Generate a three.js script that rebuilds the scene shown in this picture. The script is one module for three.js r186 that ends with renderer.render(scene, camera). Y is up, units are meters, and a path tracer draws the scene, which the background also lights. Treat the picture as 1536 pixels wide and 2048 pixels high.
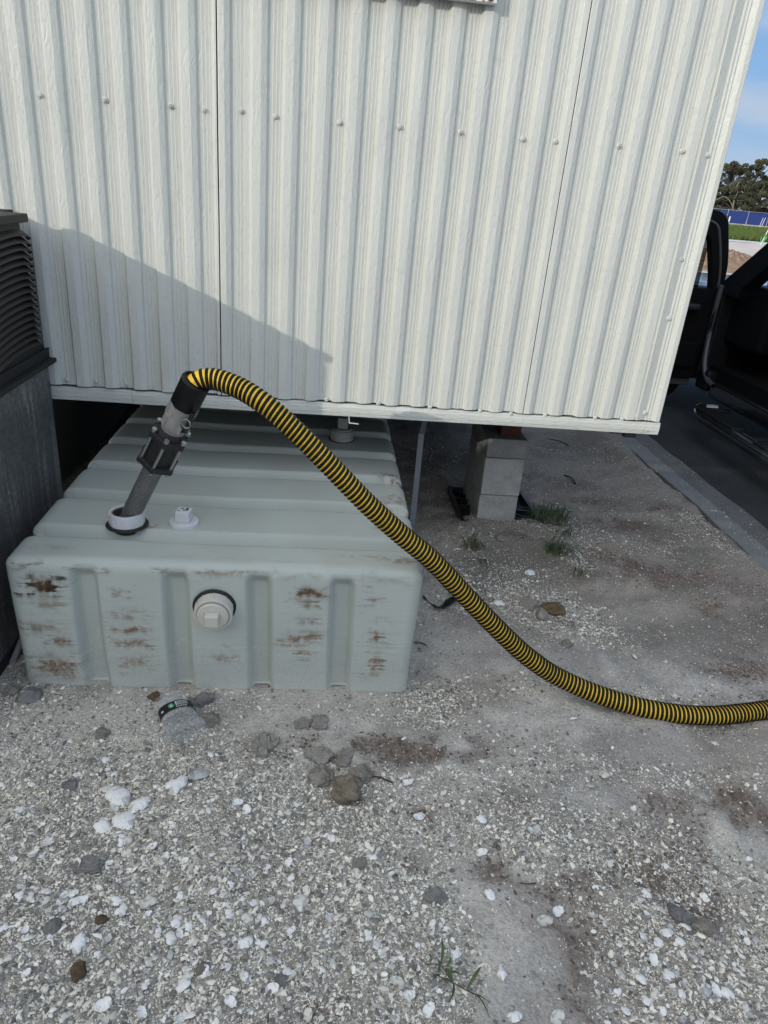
import * as THREE from 'three';
import { RoundedBoxGeometry } from 'three/addons/geometries/RoundedBoxGeometry.js';
import { ImprovedNoise } from 'three/addons/math/ImprovedNoise.js';
import { mergeGeometries, mergeVertices, toCreasedNormals } from 'three/addons/utils/BufferGeometryUtils.js';

// ------------------------------------------------------------------ camera, sky, sun, exposure
const scene = new THREE.Scene();
const FOCAL = 1420, EYE = new THREE.Vector3(0, 1.5, 2.89);          // focal length in pixels of a 1536 x 2048 picture
const camera = new THREE.PerspectiveCamera(2 * Math.atan(1024 / FOCAL) * 180 / Math.PI, 0.75, 0.05, 3000);
const axX = new THREE.Vector3(15000, -(-280 * 15000 + FOCAL * FOCAL) / 3126, FOCAL).normalize();   // world x, y, z seen from the camera (right, down, ahead)
const axY = new THREE.Vector3(280, -3126, -FOCAL).normalize();
const axZ = new THREE.Vector3().crossVectors(axX, axY);
{
  const m = new THREE.Matrix4().set(axX.x, -axX.y, -axX.z, 0, axY.x, -axY.y, -axY.z, 0, axZ.x, -axZ.y, -axZ.z, 0, 0, 0, 0, 1);
  camera.quaternion.setFromRotationMatrix(m);
  camera.position.copy(EYE);
  camera.updateMatrixWorld(true);
}
const renderer = new THREE.WebGLRenderer({ antialias: true });
renderer.toneMapping = THREE.LinearToneMapping;
renderer.toneMappingExposure = 0.92;
renderer.shadowMap.enabled = true;

const SUN = new THREE.Vector3(-1.03, 0.43, 1).normalize();
const sun = new THREE.DirectionalLight(new THREE.Color(1, 0.94, 0.80), 2.1);
sun.position.copy(SUN).multiplyScalar(40);
sun.castShadow = true;
sun.shadow.mapSize.set(4096, 4096);
Object.assign(sun.shadow.camera, { left: -30, right: 30, top: 20, bottom: -20, near: 1, far: 120 });
scene.add(sun, sun.target);

// ------------------------------------------------------------------ helpers
let seed = 7;
const rnd = () => { seed = (seed + 0x6D2B79F5) | 0; let t = Math.imul(seed ^ (seed >>> 15), 1 | seed); t = (t + Math.imul(t ^ (t >>> 7), 61 | t)) ^ t; return ((t ^ (t >>> 14)) >>> 0) / 4294967296; };
const rr = (a, b) => a + (b - a) * rnd();
const lerp = (a, b, t) => a + (b - a) * t, clamp = (x, a = 0, b = 1) => Math.min(b, Math.max(a, x));
const sstep = (a, b, x) => { const t = clamp((x - a) / (b - a)); return t * t * (3 - 2 * t); };
const bell = (x, w) => Math.exp(-(x * x) / (w * w));
const hash = (x, y, s) => { let h = Math.imul(x | 0, 374761393) + Math.imul(y | 0, 668265263) + Math.imul(s | 0, 1442695041); h = Math.imul(h ^ (h >>> 13), 1274126177); return ((h ^ (h >>> 16)) >>> 0) / 4294967296; };
function vnoise(x, y, s = 0, px = 0, py = 0) {                      // value noise 0..1, tiled every px, py cells when given
  const x0 = Math.floor(x), y0 = Math.floor(y), fx = x - x0, fy = y - y0, u = fx * fx * (3 - 2 * fx), v = fy * fy * (3 - 2 * fy);
  const w = (i, p) => p ? ((i % p) + p) % p : i;
  const a = hash(w(x0, px), w(y0, py), s), b = hash(w(x0 + 1, px), w(y0, py), s), c = hash(w(x0, px), w(y0 + 1, py), s), d = hash(w(x0 + 1, px), w(y0 + 1, py), s);
  return a + (b - a) * u + (c - a) * v + (a - b - c + d) * u * v;
}
const fbm = (x, y, n = 4, s = 0) => { let r = 0, a = 0.5, t = 0; for (let i = 0; i < n; i++) { r += a * vnoise(x, y, s + i * 17); t += a; x = x * 2.03 + 5.1; y = y * 2.03 + 1.7; a *= 0.5; } return r / t; };
const V = (x, y, z) => new THREE.Vector3(x, y, z);
// where the sight line through pixel (px, py) of the photograph meets y = h, z = h or x = h
function sight(px, py) { const a = px - 768, b = py - 1024; return V(axX.x * a + axX.y * b + axX.z * FOCAL, axY.x * a + axY.y * b + axY.z * FOCAL, axZ.x * a + axZ.y * b + axZ.z * FOCAL); }
function on(px, py, axis, h) { const d = sight(px, py), t = (h - EYE[axis]) / d[axis]; return d.multiplyScalar(t).add(EYE); }
const G = (px, py, h = 0) => on(px, py, 'y', h);
function pixelOf(x, y, z) { const v = V(x, y, z).project(camera); return [(v.x + 1) * 768, (1 - v.y) * 1024, v.z]; }

const taken = {};
function numbered(name) { const n = taken[name] = (taken[name] ?? -1) + 1; return n ? name + '_' + String(n).padStart(3, '0') : name; }
function tag(o, label, category, group, kind) { if (label) o.userData.label = label; if (category) o.userData.category = category; if (group) o.userData.group = group; if (kind) o.userData.kind = kind; return o; }
function thing(name, label, category, at = V(0, 0, 0), group) { const o = new THREE.Group(); o.name = numbered(name); o.position.copy(at); scene.add(o); return tag(o, label, category, group); }
function part(name, geometry, material, parent, label) {
  const g = Array.isArray(geometry) ? (geometry.length > 1 ? mergeGeometries(geometry.map(plain)) : geometry[0]) : geometry;
  const m = new THREE.Mesh(g, material); m.name = parent === scene ? numbered(name) : (taken['p:' + name] = (taken['p:' + name] ?? -1) + 1) ? name + '_' + String(taken['p:' + name]).padStart(3, '0') : name;
  m.castShadow = m.receiveShadow = true; if (label) m.userData.label = label; parent.add(m); return m;
}
function plain(g) { const r = g.index ? g.toNonIndexed() : g; for (const k of Object.keys(r.attributes)) if (!['position', 'normal', 'uv'].includes(k)) r.deleteAttribute(k); return r; }
function ground3(name, geometry, material) { return tag(part(name, geometry, material, scene), null, null, null, 'structure'); }
function std(color, roughness = 0.8, more = {}) { const m = new THREE.MeshStandardMaterial({ roughness, side: THREE.DoubleSide, ...more }); m.color.setRGB(...color); return m; }
function phys(color, roughness, more = {}) { const m = new THREE.MeshPhysicalMaterial({ roughness, side: THREE.DoubleSide, ...more }); m.color.setRGB(...color); return m; }
function box(w, h, d, x = 0, y = 0, z = 0, r = 0) { const g = r ? new RoundedBoxGeometry(w, h, d, 2, r) : new THREE.BoxGeometry(w, h, d); return g.translate(x, y, z); }
function span(a, b, r, n = 10, r2 = r) { const d = b.clone().sub(a), g = new THREE.CylinderGeometry(r2, r, d.length(), n); g.applyQuaternion(new THREE.Quaternion().setFromUnitVectors(V(0, 1, 0), d.clone().normalize())); return g.translate(...a.clone().add(b).multiplyScalar(0.5).toArray()); }
function lathe(pts, n = 32) { return new THREE.LatheGeometry(pts.map(([r, y]) => new THREE.Vector2(r, y)), n); }
function tube(pts, r, n = 24, k = 8) { return new THREE.TubeGeometry(new THREE.CatmullRomCurve3(pts), n, r, k, false); }
function data(w, h, f, { srgb = false, wrap = THREE.RepeatWrapping } = {}) {   // f(x, y) -> value or [r, g, b] in 0..1 (linear unless srgb, then encoded here)
  const a = new Uint8Array(w * h * 4), enc = (c) => Math.round(255 * clamp(c <= 0.0031308 ? 12.92 * c : 1.055 * Math.pow(c, 1 / 2.4) - 0.055));
  for (let y = 0; y < h; y++) for (let x = 0; x < w; x++) {
    const v = f(x, y), i = (y * w + x) * 4;
    for (let c = 0; c < 3; c++) { const q = v.length ? v[c] : v; a[i + c] = srgb ? enc(q) : Math.round(255 * clamp(q)); }
    a[i + 3] = 255;
  }
  const t = new THREE.DataTexture(a, w, h); t.wrapS = t.wrapT = wrap; t.magFilter = THREE.LinearFilter; t.minFilter = THREE.LinearMipmapLinearFilter;
  if (srgb) t.colorSpace = THREE.SRGBColorSpace;
  t.needsUpdate = true; return t;
}
function rep(t, u, v) { const c = t.clone(); c.repeat.set(u, v); c.needsUpdate = true; return c; }

// ------------------------------------------------------------------ sky: clear late-afternoon air with thin high cloud
{
  const W = 1024, H = 512, a = new Float32Array(W * H * 4);
  for (let j = 0; j < H; j++) for (let i = 0; i < W; i++) {
    const el = ((j + 0.5) / H - 0.5) * Math.PI, az = ((i + 0.5) / W - 0.5) * 2 * Math.PI;
    const d = V(Math.cos(az) * Math.cos(el), Math.sin(el), Math.sin(az) * Math.cos(el)), cs = d.dot(SUN);
    const up = Math.max(0, d.y), t = 1 - Math.exp(-up * 5.5), t2 = 1 - Math.exp(-up * 1.4);
    const c = [lerp(lerp(0.50, 0.18, t), 0.06, t2), lerp(lerp(0.62, 0.54, t), 0.14, t2), lerp(lerp(0.76, 1.08, t), 0.32, t2)];
    const glow = 1.1 * Math.exp((cs - 1) * 7) + 1.55 * Math.exp((cs - 1) * 1.25) - 0.13;   // bright haze round the low sun, thinning all the way to the far side
    c[0] += glow * 1.03; c[1] += glow * 0.94; c[2] += glow * 0.78;
    const k = 1 / (up + 0.16), n = fbm(d.x * k * 1.3 + 20, d.z * k * 4.2 + 9, 5, 3), veil = sstep(0.46, 0.78, n) * sstep(0.0, 0.12, up) * 0.45;
    const st = sstep(0.55, 0.85, fbm(az * 5 + 3, el * 46 + 1.5 * vnoise(az * 4, el * 6, 651), 4, 653)) * sstep(0.03, 0.10, up) * sstep(0.75, 0.3, up) * 0.45;
    const cl = 0.72 + glow * 0.9;
    for (let q = 0; q < 3; q++) { let v = lerp(c[q], cl * [0.98, 1.0, 1.03][q], Math.max(veil, st)); if (d.y < 0) v = lerp(v, [0.30, 0.29, 0.27][q], clamp(-d.y * 12)); a[(j * W + i) * 4 + q] = v; }
    a[(j * W + i) * 4 + 3] = 1;
  }
  const t = new THREE.DataTexture(a, W, H, THREE.RGBAFormat, THREE.FloatType);
  t.mapping = THREE.EquirectangularReflectionMapping; t.magFilter = t.minFilter = THREE.LinearFilter; t.wrapS = THREE.RepeatWrapping; t.needsUpdate = true;
  scene.background = t; scene.environment = t;
}

// ------------------------------------------------------------------ ground
const TX0 = -2.1, TZ0 = -1.6, TW = 4.5;                              // the part of the ground that one tile of its texture covers, in metres
// [pixel x, pixel y, radius in metres, amount]: where the photograph has more or fewer shells, and where brown soil lies open
const spots = (list) => list.map(([px, py, rx, rz, k]) => { const p = G(px, py); return [p.x, p.z, rx, rz, k]; });
const SHELLY = spots([
  [120, 1900, 0.45, 0.40, 0.75], [420, 1800, 0.40, 0.38, 0.7], [640, 1950, 0.35, 0.25, 0.7], [300, 1620, 0.32, 0.2, 0.6], [90, 1620, 0.3, 0.2, 0.45], [560, 1640, 0.25, 0.16, 0.45], [760, 1760, 0.2, 0.2, 0.35], [500, 1500, 0.2, 0.08, 0.2],
  [860, 1400, 0.10, 0.07, 0.8], [840, 1440, 0.10, 0.05, 0.5], [1060, 1210, 0.22, 0.13, 0.75], [1180, 1260, 0.12, 0.16, 0.5], [1160, 1130, 0.10, 0.16, 0.35], [1080, 1680, 0.22, 0.14, 0.45], [1000, 1700, 0.12, 0.1, 0.35], [1420, 1930, 0.28, 0.22, 0.75],
  [1330, 1720, 0.2, 0.12, 0.4], [1220, 1900, 0.18, 0.18, 0.35], [880, 1850, 0.14, 0.2, 0.35], [820, 1990, 0.16, 0.16, 0.5], [1000, 1500, 0.25, 0.1, 0.25], [1260, 1520, 0.25, 0.1, 0.28], [1480, 1900, 0.2, 0.2, 0.4], [1100, 1010, 0.08, 0.10, 0.5], [1270, 1030, 0.3, 0.12, 0.25], [40, 1400, 0.12, 0.06, 0.5]]);
const BARE = spots([[1040, 1880, 0.16, 0.20, 0.9], [960, 1760, 0.10, 0.1, 0.6], [1160, 1440, 0.25, 0.06, 0.9], [1400, 1500, 0.35, 0.06, 0.8], [1300, 1180, 0.22, 0.18, 0.9], [920, 1300, 0.12, 0.10, 0.8], [1000, 2030, 0.12, 0.06, 0.6], [800, 1500, 0.25, 0.06, 0.8], [1470, 1250, 0.4, 0.25, 0.8], [620, 1460, 0.22, 0.05, 0.6], [1250, 1340, 0.3, 0.1, 0.6], [1240, 960, 0.4, 0.3, 0.6]]);
const BROWN = spots([
  [800, 1492, 0.17, 0.04, 1.7], [730, 1515, 0.13, 0.035, 1.1], [880, 1478, 0.08, 0.025, 1.2], [1140, 1955, 0.05, 0.07, 0.9], [1170, 1870, 0.14, 0.06, 0.55], [840, 1630, 0.04, 0.03, 0.7], [835, 1725, 0.04, 0.03, 0.9], [1280, 1770, 0.22, 0.06, 0.6], [1510, 1640, 0.12, 0.12, 1.0], [1420, 1830, 0.10, 0.05, 0.8], [1330, 1600, 0.16, 0.06, 0.45], [700, 1600, 0.07, 0.03, 0.9], [1080, 1600, 0.18, 0.05, 0.35],
  [1250, 1050, 0.16, 0.09, 1.1], [1290, 1020, 0.2, 0.05, 0.9], [1180, 1000, 0.2, 0.06, 0.7], [1360, 1150, 0.2, 0.1, 0.6], [1290, 1160, 0.1, 0.08, 0.35], [1330, 1250, 0.12, 0.06, 0.4], [1030, 1095, 0.06, 0.03, 1.0], [1130, 1250, 0.05, 0.03, 0.5], [1460, 1340, 0.16, 0.06, 0.5], [1100, 950, 0.2, 0.1, 0.3], [1420, 1220, 0.14, 0.1, 0.5], [900, 1940, 0.05, 0.05, 0.4], [1250, 950, 0.25, 0.06, 0.6], [640, 2010, 0.1, 0.05, 0.5], [40, 1960, 0.1, 0.06, 0.4], [230, 1700, 0.12, 0.05, 0.35], [980, 1740, 0.05, 0.03, 0.6], [550, 1760, 0.2, 0.06, 0.35], [430, 1950, 0.15, 0.06, 0.3], [600, 1500, 0.22, 0.09, 0.5], [860, 1500, 0.14, 0.05, 0.8], [1390, 1700, 0.3, 0.1, 0.5], [1100, 1760, 0.2, 0.08, 0.35], [1200, 1120, 0.25, 0.12, 0.4]]);
const field = (list, x, z) => { let s = 0; for (const [cx, cz, rx, rz, k] of list) { const dx = (x - cx) / rx, dz = (z - cz) / rz, q = dx * dx + dz * dz; if (q < 9) s += k * Math.exp(-q); } return s; };
function shelly(x, z) {                                             // 0 bare sand .. 1 packed with shells
  const n = fbm(x * 3.1 + 40, z * 3.1 + 11, 4, 5);
  let s = 0.10 + field(SHELLY, x, z) + (n - 0.5) * 0.75;
  s -= field(BARE, x, z) + 0.5 * field(BROWN, x, z);
  if (z < 0) s -= 0.12 * Math.min(1, -z);
  return clamp(s, 0.015, 1);
}
const brown = (x, z) => { const n = fbm(x * 9 + 3, z * 9 + 7, 4, 21), m = fbm(x * 2.2 + 13, z * 2.2, 3, 27), r = sstep(0.2, 0.9, x); return clamp((field(BROWN, x, z) * 1.5 + (m - 0.56 + 0.04 * r) * (0.5 + 0.7 * r)) * sstep(0.30, 0.66, n)); };
function terrain(x, z) {                                            // large shape: level by the trailer, rising gently to the far fence
  const d = EYE.z - z;
  return d > 25 ? (Math.min(d, 160) - 25) * 0.0154 : 0;
}
const MOUND = G(1003, 1078);
function gh(x, z) {
  let y = terrain(x, z);
  const near = 1 - sstep(5, 9, Math.hypot(x, z - 0.5));
  if (near > 0) {
    let b = (fbm(x * 1.3 + 7, z * 1.3 + 2, 3, 31) - 0.5) * 0.05 + (fbm(x * 6 + 1, z * 6 + 9, 3, 33) - 0.5) * (0.026 + 0.022 * sstep(0.4, 0.9, x)) + (fbm(x * 22, z * 22, 2, 35) - 0.5) * 0.010;
    const tank = sstep(0.22, 0.0, Math.max(-0.95 - x, x - 0.37, z - 1.06, -1.6 - z));
    b = lerp(b, (fbm(x * 8, z * 8, 2, 36) - 0.5) * 0.012 - 0.002, tank);
    b += 0.060 * sstep(0.44, 0.16, Math.hypot((x - MOUND.x - 0.01) / 1.15, (z - MOUND.z + 0.02) * 1.5)) * (0.8 + 0.5 * (fbm(x * 14, z * 14, 2, 38) - 0.3)) - 0.006 * brown(x, z) + 0.012 * bell(x - 0.2 - MOUND.x, 0.1) * bell(z - MOUND.z - 0.2, 0.2);
    b += 0.03 * sstep(1.75, 2.0, x) * sstep(2.2, 2.0, x) * sstep(1.2, -0.5, z);
    y += b * near;
  }
  if (x > 2.08 && x < 9.5 && z > -14 && z < 6) y -= 0.16 * sstep(2.135, 2.2, x) * sstep(9.5, 9.2, x) * sstep(-14, -13, z) * sstep(6, 5, z);
  return y;
}
const GROUND_TEX = (() => {
  const N = 2048, col = new Float32Array(N * N * 3), hgt = new Float32Array(N * N), mm = TW / N;
  const coarse = 256, D = new Float32Array(coarse * coarse), B = new Float32Array(coarse * coarse);
  for (let j = 0; j < coarse; j++) for (let i = 0; i < coarse; i++) { const x = TX0 + (i + 0.5) / coarse * TW, z = TZ0 + (j + 0.5) / coarse * TW; D[j * coarse + i] = shelly(x, z); B[j * coarse + i] = brown(x, z); }
  const at = (F, i, j) => { const x = clamp(i / N * coarse - 0.5, 0, coarse - 1.001), y = clamp(j / N * coarse - 0.5, 0, coarse - 1.001), x0 = x | 0, y0 = y | 0, u = x - x0, v = y - y0, q = y0 * coarse + x0; return lerp(lerp(F[q], F[q + 1], u), lerp(F[q + coarse], F[q + coarse + 1], u), v); };
  for (let j = 0; j < N; j++) for (let i = 0; i < N; i++) {
    const k = j * N + i, x = i * mm, z = j * mm;
    const big = fbm(x * 1.7, z * 1.7, 3, 41), mid = fbm(x * 14, z * 14, 3, 43), fine = vnoise(x * 160, z * 160, 47), grain = hash(i, j, 49);
    const d = at(D, i, j), b = at(B, i, j), br = clamp(b * (0.55 + 0.9 * (fbm(x * 60, z * 60, 2, 45) - 0.1)));
    const wx = x + TX0, wz = z + TZ0, soil = clamp(sstep(0.45, 0.75, wx + 0.5 * (mid - 0.5)) * sstep(0.95, 0.35, wz + 0.6 * (big - 0.5)) * (0.75 + 0.6 * (mid - 0.4)) + 0.9 * sstep(0.52, 0.66, big) * sstep(0.1, 0.6, wx) * mid), damp = sstep(0.50, 0.70, fbm(x * 3.3 + 3, z * 4.5 + 8, 4, 51)); let v = 0.455 * (1 - 0.30 * damp * (0.6 + 0.8 * mid)) * (0.86 + 0.55 * (big - 0.5) + 0.60 * (mid - 0.5) + 0.26 * (fine - 0.5) + 0.40 * (grain - 0.5)) + 0.05;  // soil: grey-brown earth plus the trailer's shade painted into the ground colour
    v *= (1 - 0.34 * d * (0.5 + 0.7 * sstep(0.35, 0.7, mid))) * (1 - 0.44 * soil);                       // darker, coarser grit plus painted-in small shadows between packed shells
    const warm = 0.5 + big * 0.5;
    col[k * 3] = lerp(v * 1.035, 0.16 * (0.6 + fine * 0.5 + grain * 0.4), br);
    col[k * 3 + 1] = lerp(v * lerp(0.985, 0.955, warm) * (1 - 0.03 * d) * (1 - 0.05 * soil), 0.122 * (0.6 + fine * 0.5 + grain * 0.4), br);
    col[k * 3 + 2] = lerp(v * lerp(0.92, 0.84, warm) * (1 - 0.12 * d) * (1 - 0.10 * soil), 0.098 * (0.6 + fine * 0.5 + grain * 0.4), br);
    hgt[k] = 0.35 + 0.25 * (mid - 0.5) + 0.2 * (fine - 0.5) + 0.16 * (grain - 0.5);
  }
  seed = 101;
  for (let n = 0; n < 240000; n++) {                                 // flecks of crushed shell and grit, 2 to 9 mm
    const i = rnd() * N, j = rnd() * N, d = at(D, i | 0, j | 0);
    if (rnd() > 0.05 + d * 1.1) continue;
    const dark = rnd() < 0.24, r = Math.pow(rnd(), 2.2) * 1.7 + 0.5, e = rr(0.4, 1), t = rnd() * 3.14, c = Math.cos(t), s = Math.sin(t), L = dark ? rr(0.06, 0.16) : rr(0.35, 0.78), R = Math.ceil(r + 0.5);
    for (let y = -R; y <= R; y++) for (let x = -R; x <= R; x++) {
      const a = (x * c + y * s) / r, b = (-x * s + y * c) / (r * e), q = a * a + b * b;
      if (q > 1) continue;
      const k = (((j | 0) + y + N) % N) * N + ((i | 0) + x + N) % N, w = q < 0.6 ? 0.92 : 0.6;
      col[k * 3] = lerp(col[k * 3], L, w); col[k * 3 + 1] = lerp(col[k * 3 + 1], L * (dark ? 0.95 : 0.965), w); col[k * 3 + 2] = lerp(col[k * 3 + 2], L * (dark ? 0.86 : 0.89), w);
      hgt[k] = Math.max(hgt[k], 0.55 + 0.3 * (1 - q));
    }
  }
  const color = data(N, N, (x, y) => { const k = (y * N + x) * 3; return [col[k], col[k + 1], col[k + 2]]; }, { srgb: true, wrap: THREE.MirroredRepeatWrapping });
  const bump = data(N, N, (x, y) => hgt[y * N + x], { wrap: THREE.MirroredRepeatWrapping });
  return { color, bump };
})();
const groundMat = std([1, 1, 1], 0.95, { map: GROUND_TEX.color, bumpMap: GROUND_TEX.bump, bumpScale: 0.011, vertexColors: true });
{
  const line = (a, b, step, lo, hi) => { const r = []; for (let v = a; v <= b; v += step) r.push(v); let s = step, v = r[0]; const left = []; while (v > lo) { s *= 1.17; v -= s; left.push(v); } s = step; v = r[r.length - 1]; while (v < hi) { s *= 1.17; v += s; r.push(v); } return left.reverse().concat(r); };
  const xs = line(-1.5, 2.4, 0.014, -1800, 1800), zs = line(-1.0, 2.5, 0.014, -1800, 1800), nx = xs.length, nz = zs.length;
  const p = new Float32Array(nx * nz * 3), uv = new Float32Array(nx * nz * 2), c = new Float32Array(nx * nz * 3), idx = [];
  for (let j = 0; j < nz; j++) for (let i = 0; i < nx; i++) {
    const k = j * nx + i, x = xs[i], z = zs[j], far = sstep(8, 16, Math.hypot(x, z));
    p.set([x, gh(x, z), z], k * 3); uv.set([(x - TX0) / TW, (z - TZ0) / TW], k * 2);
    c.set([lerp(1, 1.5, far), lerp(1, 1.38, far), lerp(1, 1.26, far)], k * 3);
    if (i < nx - 1 && j < nz - 1) idx.push(k, k + nx, k + 1, k + 1, k + nx, k + nx + 1);
  }
  const g = new THREE.BufferGeometry();
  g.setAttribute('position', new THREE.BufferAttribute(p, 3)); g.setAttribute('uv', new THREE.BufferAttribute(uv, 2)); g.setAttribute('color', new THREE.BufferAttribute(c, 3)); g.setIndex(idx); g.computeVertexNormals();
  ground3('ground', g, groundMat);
}

// ------------------------------------------------------------------ shared textures and materials
const grainTex = data(1024, 1024, (x, y) => {                       // embossed wood grain, one tile is 0.5 m, grain along v
  const u = x / 1024 * 64, v = y / 1024, w = 2.2 * vnoise(u / 8, v * 5, 61, 8, 5) + vnoise(u / 4, v * 9, 62, 16, 9);
  const g = vnoise(u * 1.6 + w * 2.2, v * 14, 63, 0, 14), h = vnoise(u * 3.5, v * 60, 64, 224, 60), deep = sstep(0.62, 0.8, vnoise(u * 1.1 + w, v * 22, 66, 0, 22));
  return 0.5 + 0.45 * (g - 0.5) + 0.25 * (h - 0.5) - 0.35 * deep;
});
const dirtTex = data(1024, 1024, (x, y) => { const u = x / 1024, v = y / 1024, n = vnoise(u * 6, v * 6, 71, 6, 6) * 0.5 + vnoise(u * 23, v * 9, 72, 23, 9) * 0.3 + vnoise(u * 120, v * 120, 73, 120, 120) * 0.2, s = sstep(0.80, 0.9, vnoise(u * 90, v * 90, 74, 90, 90)) * 0.05, k = 0.95 + 0.09 * (n - 0.5) - s; return [k, k * 0.997, k * 0.985]; }, { srgb: true });
const siding = std([0.585, 0.60, 0.572], 0.45, { map: rep(dirtTex, 0.8, 0.8), bumpMap: rep(grainTex, 2, 2), bumpScale: 0.0011 });
const trimMat = (() => { const b = rep(grainTex, 2, 2); b.rotation = Math.PI / 2; b.needsUpdate = true; return std([0.585, 0.60, 0.572], 0.45, { map: rep(dirtTex, 0.8, 0.8), bumpMap: b, bumpScale: 0.0014 }); })();
const screwMat = std([0.52, 0.53, 0.51], 0.35), darkBack = std([0.06, 0.062, 0.065], 0.9), black = std([0.012, 0.012, 0.013], 0.45), steel = std([0.42, 0.43, 0.44], 0.42, { metalness: 0.9 });
const cableBlack = phys([0.007, 0.007, 0.0075], 0.42, { specularIntensity: 0.55 }), yellow = phys([0.80, 0.49, 0.015], 0.42);
const blotch = (a, b, s, scale = 1) => data(512, 512, (x, y) => { const u = x / 512, v = y / 512, n = clamp(0.5 * vnoise(u * 8, v * 8, s, 8, 8) + 0.3 * vnoise(u * 34, v * 34, s + 1, 34, 34) + 0.35 * vnoise(u * 150, v * 150, s + 2, 150, 150) - 0.08); return [0, 1, 2].map((c) => lerp(a[c], b[c], n)); }, { srgb: true });

// ------------------------------------------------------------------ site trailer
const trailer = thing('site_trailer', 'white ribbed metal site trailer raised on blocks above the tank', 'trailer', V(0, 0, 0));
{
  const U = 0.909, WY = (y) => 0.1365 + U * y, WZ = (z) => 0.263 + U * z;   // drawing units of 0.909 m: 102 mm between ribs; the wall stands at z = 0.263
  const YB = 0.682, YT = 3.25, rows = []; for (let y = YB; y < YT; y += 0.045) rows.push(y); rows.push(YT);
  const rib = (b) => [[b, -0.0052], [b + 0.0092, 0.0128], [b + 0.0108, 0.0136], [b + 0.0395, 0.0136], [b + 0.041, 0.0131], [b + 0.0585, 0.0052], [b + 0.0595, 0.0044], [b + 0.0640, -0.0034], [b + 0.0652, -0.0040], [b + 0.0770, -0.0068], [b + 0.0790, -0.0036], [b + 0.0800, -0.0035], [b + 0.0900, -0.0068], [b + 0.0920, -0.0037], [b + 0.0930, -0.0036], [b + 0.1030, -0.0068], [b + 0.1046, -0.0040], [b + 0.1056, -0.0039], [b + 0.1110, -0.0052]];
  const dents = [[-0.80, 1.12, 0.012, -0.003], [0.99, 1.30, 0.02, 0.004], [1.16, 1.33, 0.025, 0.004], [-0.62, 0.73, 0.02, -0.004], [1.05, 1.70, 0.02, 0.003], [0.4, 2.0, 0.25, -0.003], [-0.7, 1.0, 0.3, 0.002]];
  const sheet = (pts, ys, mat, parent, name, k = 0, jig = 1) => {
    const p = [], uv = [], idx = [], n = pts.length;
    ys.forEach((y, j) => pts.forEach(([x, z]) => {
      let dz = (fbm(x * 5 + k, y * 2.3, 3, 81) - 0.5) * 0.0045 * jig + (j === 0 ? 0 : 0), dx = (fbm(y * 1.8, Math.round(x * 9), 2, 83) - 0.5) * 0.0024 * jig;
      for (const [a, b, r, h] of dents) { const q = Math.hypot(x - a, y - b) / r; if (q < 2.5) dz += h * Math.exp(-q * q) * (0.6 + 0.8 * vnoise(x * 120, y * 120, 85)); }
      if (y < YB + 0.06) { dz += (vnoise(x * 40, 3, 86) - 0.5) * 0.003; }
      p.push(U * (x + dx), WY(j === 0 ? y + (vnoise(x * 14, 1, 87) - 0.5) * 0.005 * jig : y), WZ(z + dz)); uv.push(x, y);
    }));
    for (let j = 0; j < ys.length - 1; j++) for (let i = 0; i < n - 1; i++) { const a = j * n + i; idx.push(a, a + 1, a + n, a + 1, a + n + 1, a + n); }
    const g = new THREE.BufferGeometry(); g.setAttribute('position', new THREE.Float32BufferAttribute(p, 3)); g.setAttribute('uv', new THREE.Float32BufferAttribute(uv, 2)); g.setIndex(idx);
    return part(name, toCreasedNormals(g, 0.16), mat, parent);
  };
  // three sheets that lap at x = -0.41 and 0.855, and the folded corner strip
  const s1 = [[-1.60, 0]], s2 = [], s3 = [];
  for (let k = 10; k >= 1; k--) s1.push(...rib(-0.43 - 0.112 * k));
  s1.push([-0.4315, -0.005], [-0.4225, 0.0125], [-0.42, 0.0135], [-0.413, 0.0135], [-0.4125, 0.002]);
  s2.push([-0.4085, 0.004], [-0.408, 0.0125], [-0.405, 0.0135], [-0.386, 0.0135], [-0.3685, 0.0052], [-0.3638, -0.0034], [-0.348, -0.0066], [-0.346, -0.0036], [-0.335, -0.0068], [-0.333, -0.0037], [-0.322, -0.0068], [-0.320, -0.0040], [-0.303, -0.0054]);
  for (let k = 0; k <= 9; k++) s2.push(...rib(-0.301 + 0.1118 * k));
  s2.push([0.8185, -0.005], [0.8285, 0.0125], [0.831, 0.0135], [0.852, 0.0135], [0.8525, 0.002]);
  s3.push([0.8560, 0.004], [0.8565, 0.0125], [0.859, 0.0135], [0.879, 0.0135], [0.8965, 0.0052], [0.9012, -0.0034], [0.917, -0.0066], [0.919, -0.0036], [0.931, -0.0068], [0.933, -0.0037], [0.945, -0.0068], [0.947, -0.0040], [0.964, -0.0054]);
  for (let k = 0; k <= 3; k++) s3.push(...rib(0.966 + 0.1125 * k).filter(([x]) => x < 1.355)); s3.push([1.372, -0.003]);
  sheet(s1, rows, siding, trailer, 'siding_panel'); sheet(s2, rows, siding, trailer, 'siding_panel', 9); sheet(s3, rows, siding, trailer, 'siding_panel', 17);
  sheet([[1.351, 0.004], [1.3525, 0.0185], [1.356, 0.0198], [1.393, 0.0050], [1.396, 0.0045], [1.399, 0.008], [1.403, 0.0082], [1.406, 0.0055], [1.411, 0.0055], [1.414, 0.0082], [1.418, 0.0082], [1.421, 0.0055], [1.438, 0.0165], [1.440, 0.0175], [1.457, 0.0175], [1.459, 0.0165], [1.460, 0.014], [1.460, -0.05]], rows, siding, trailer, 'corner_strip', 4, 1.3);
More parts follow.
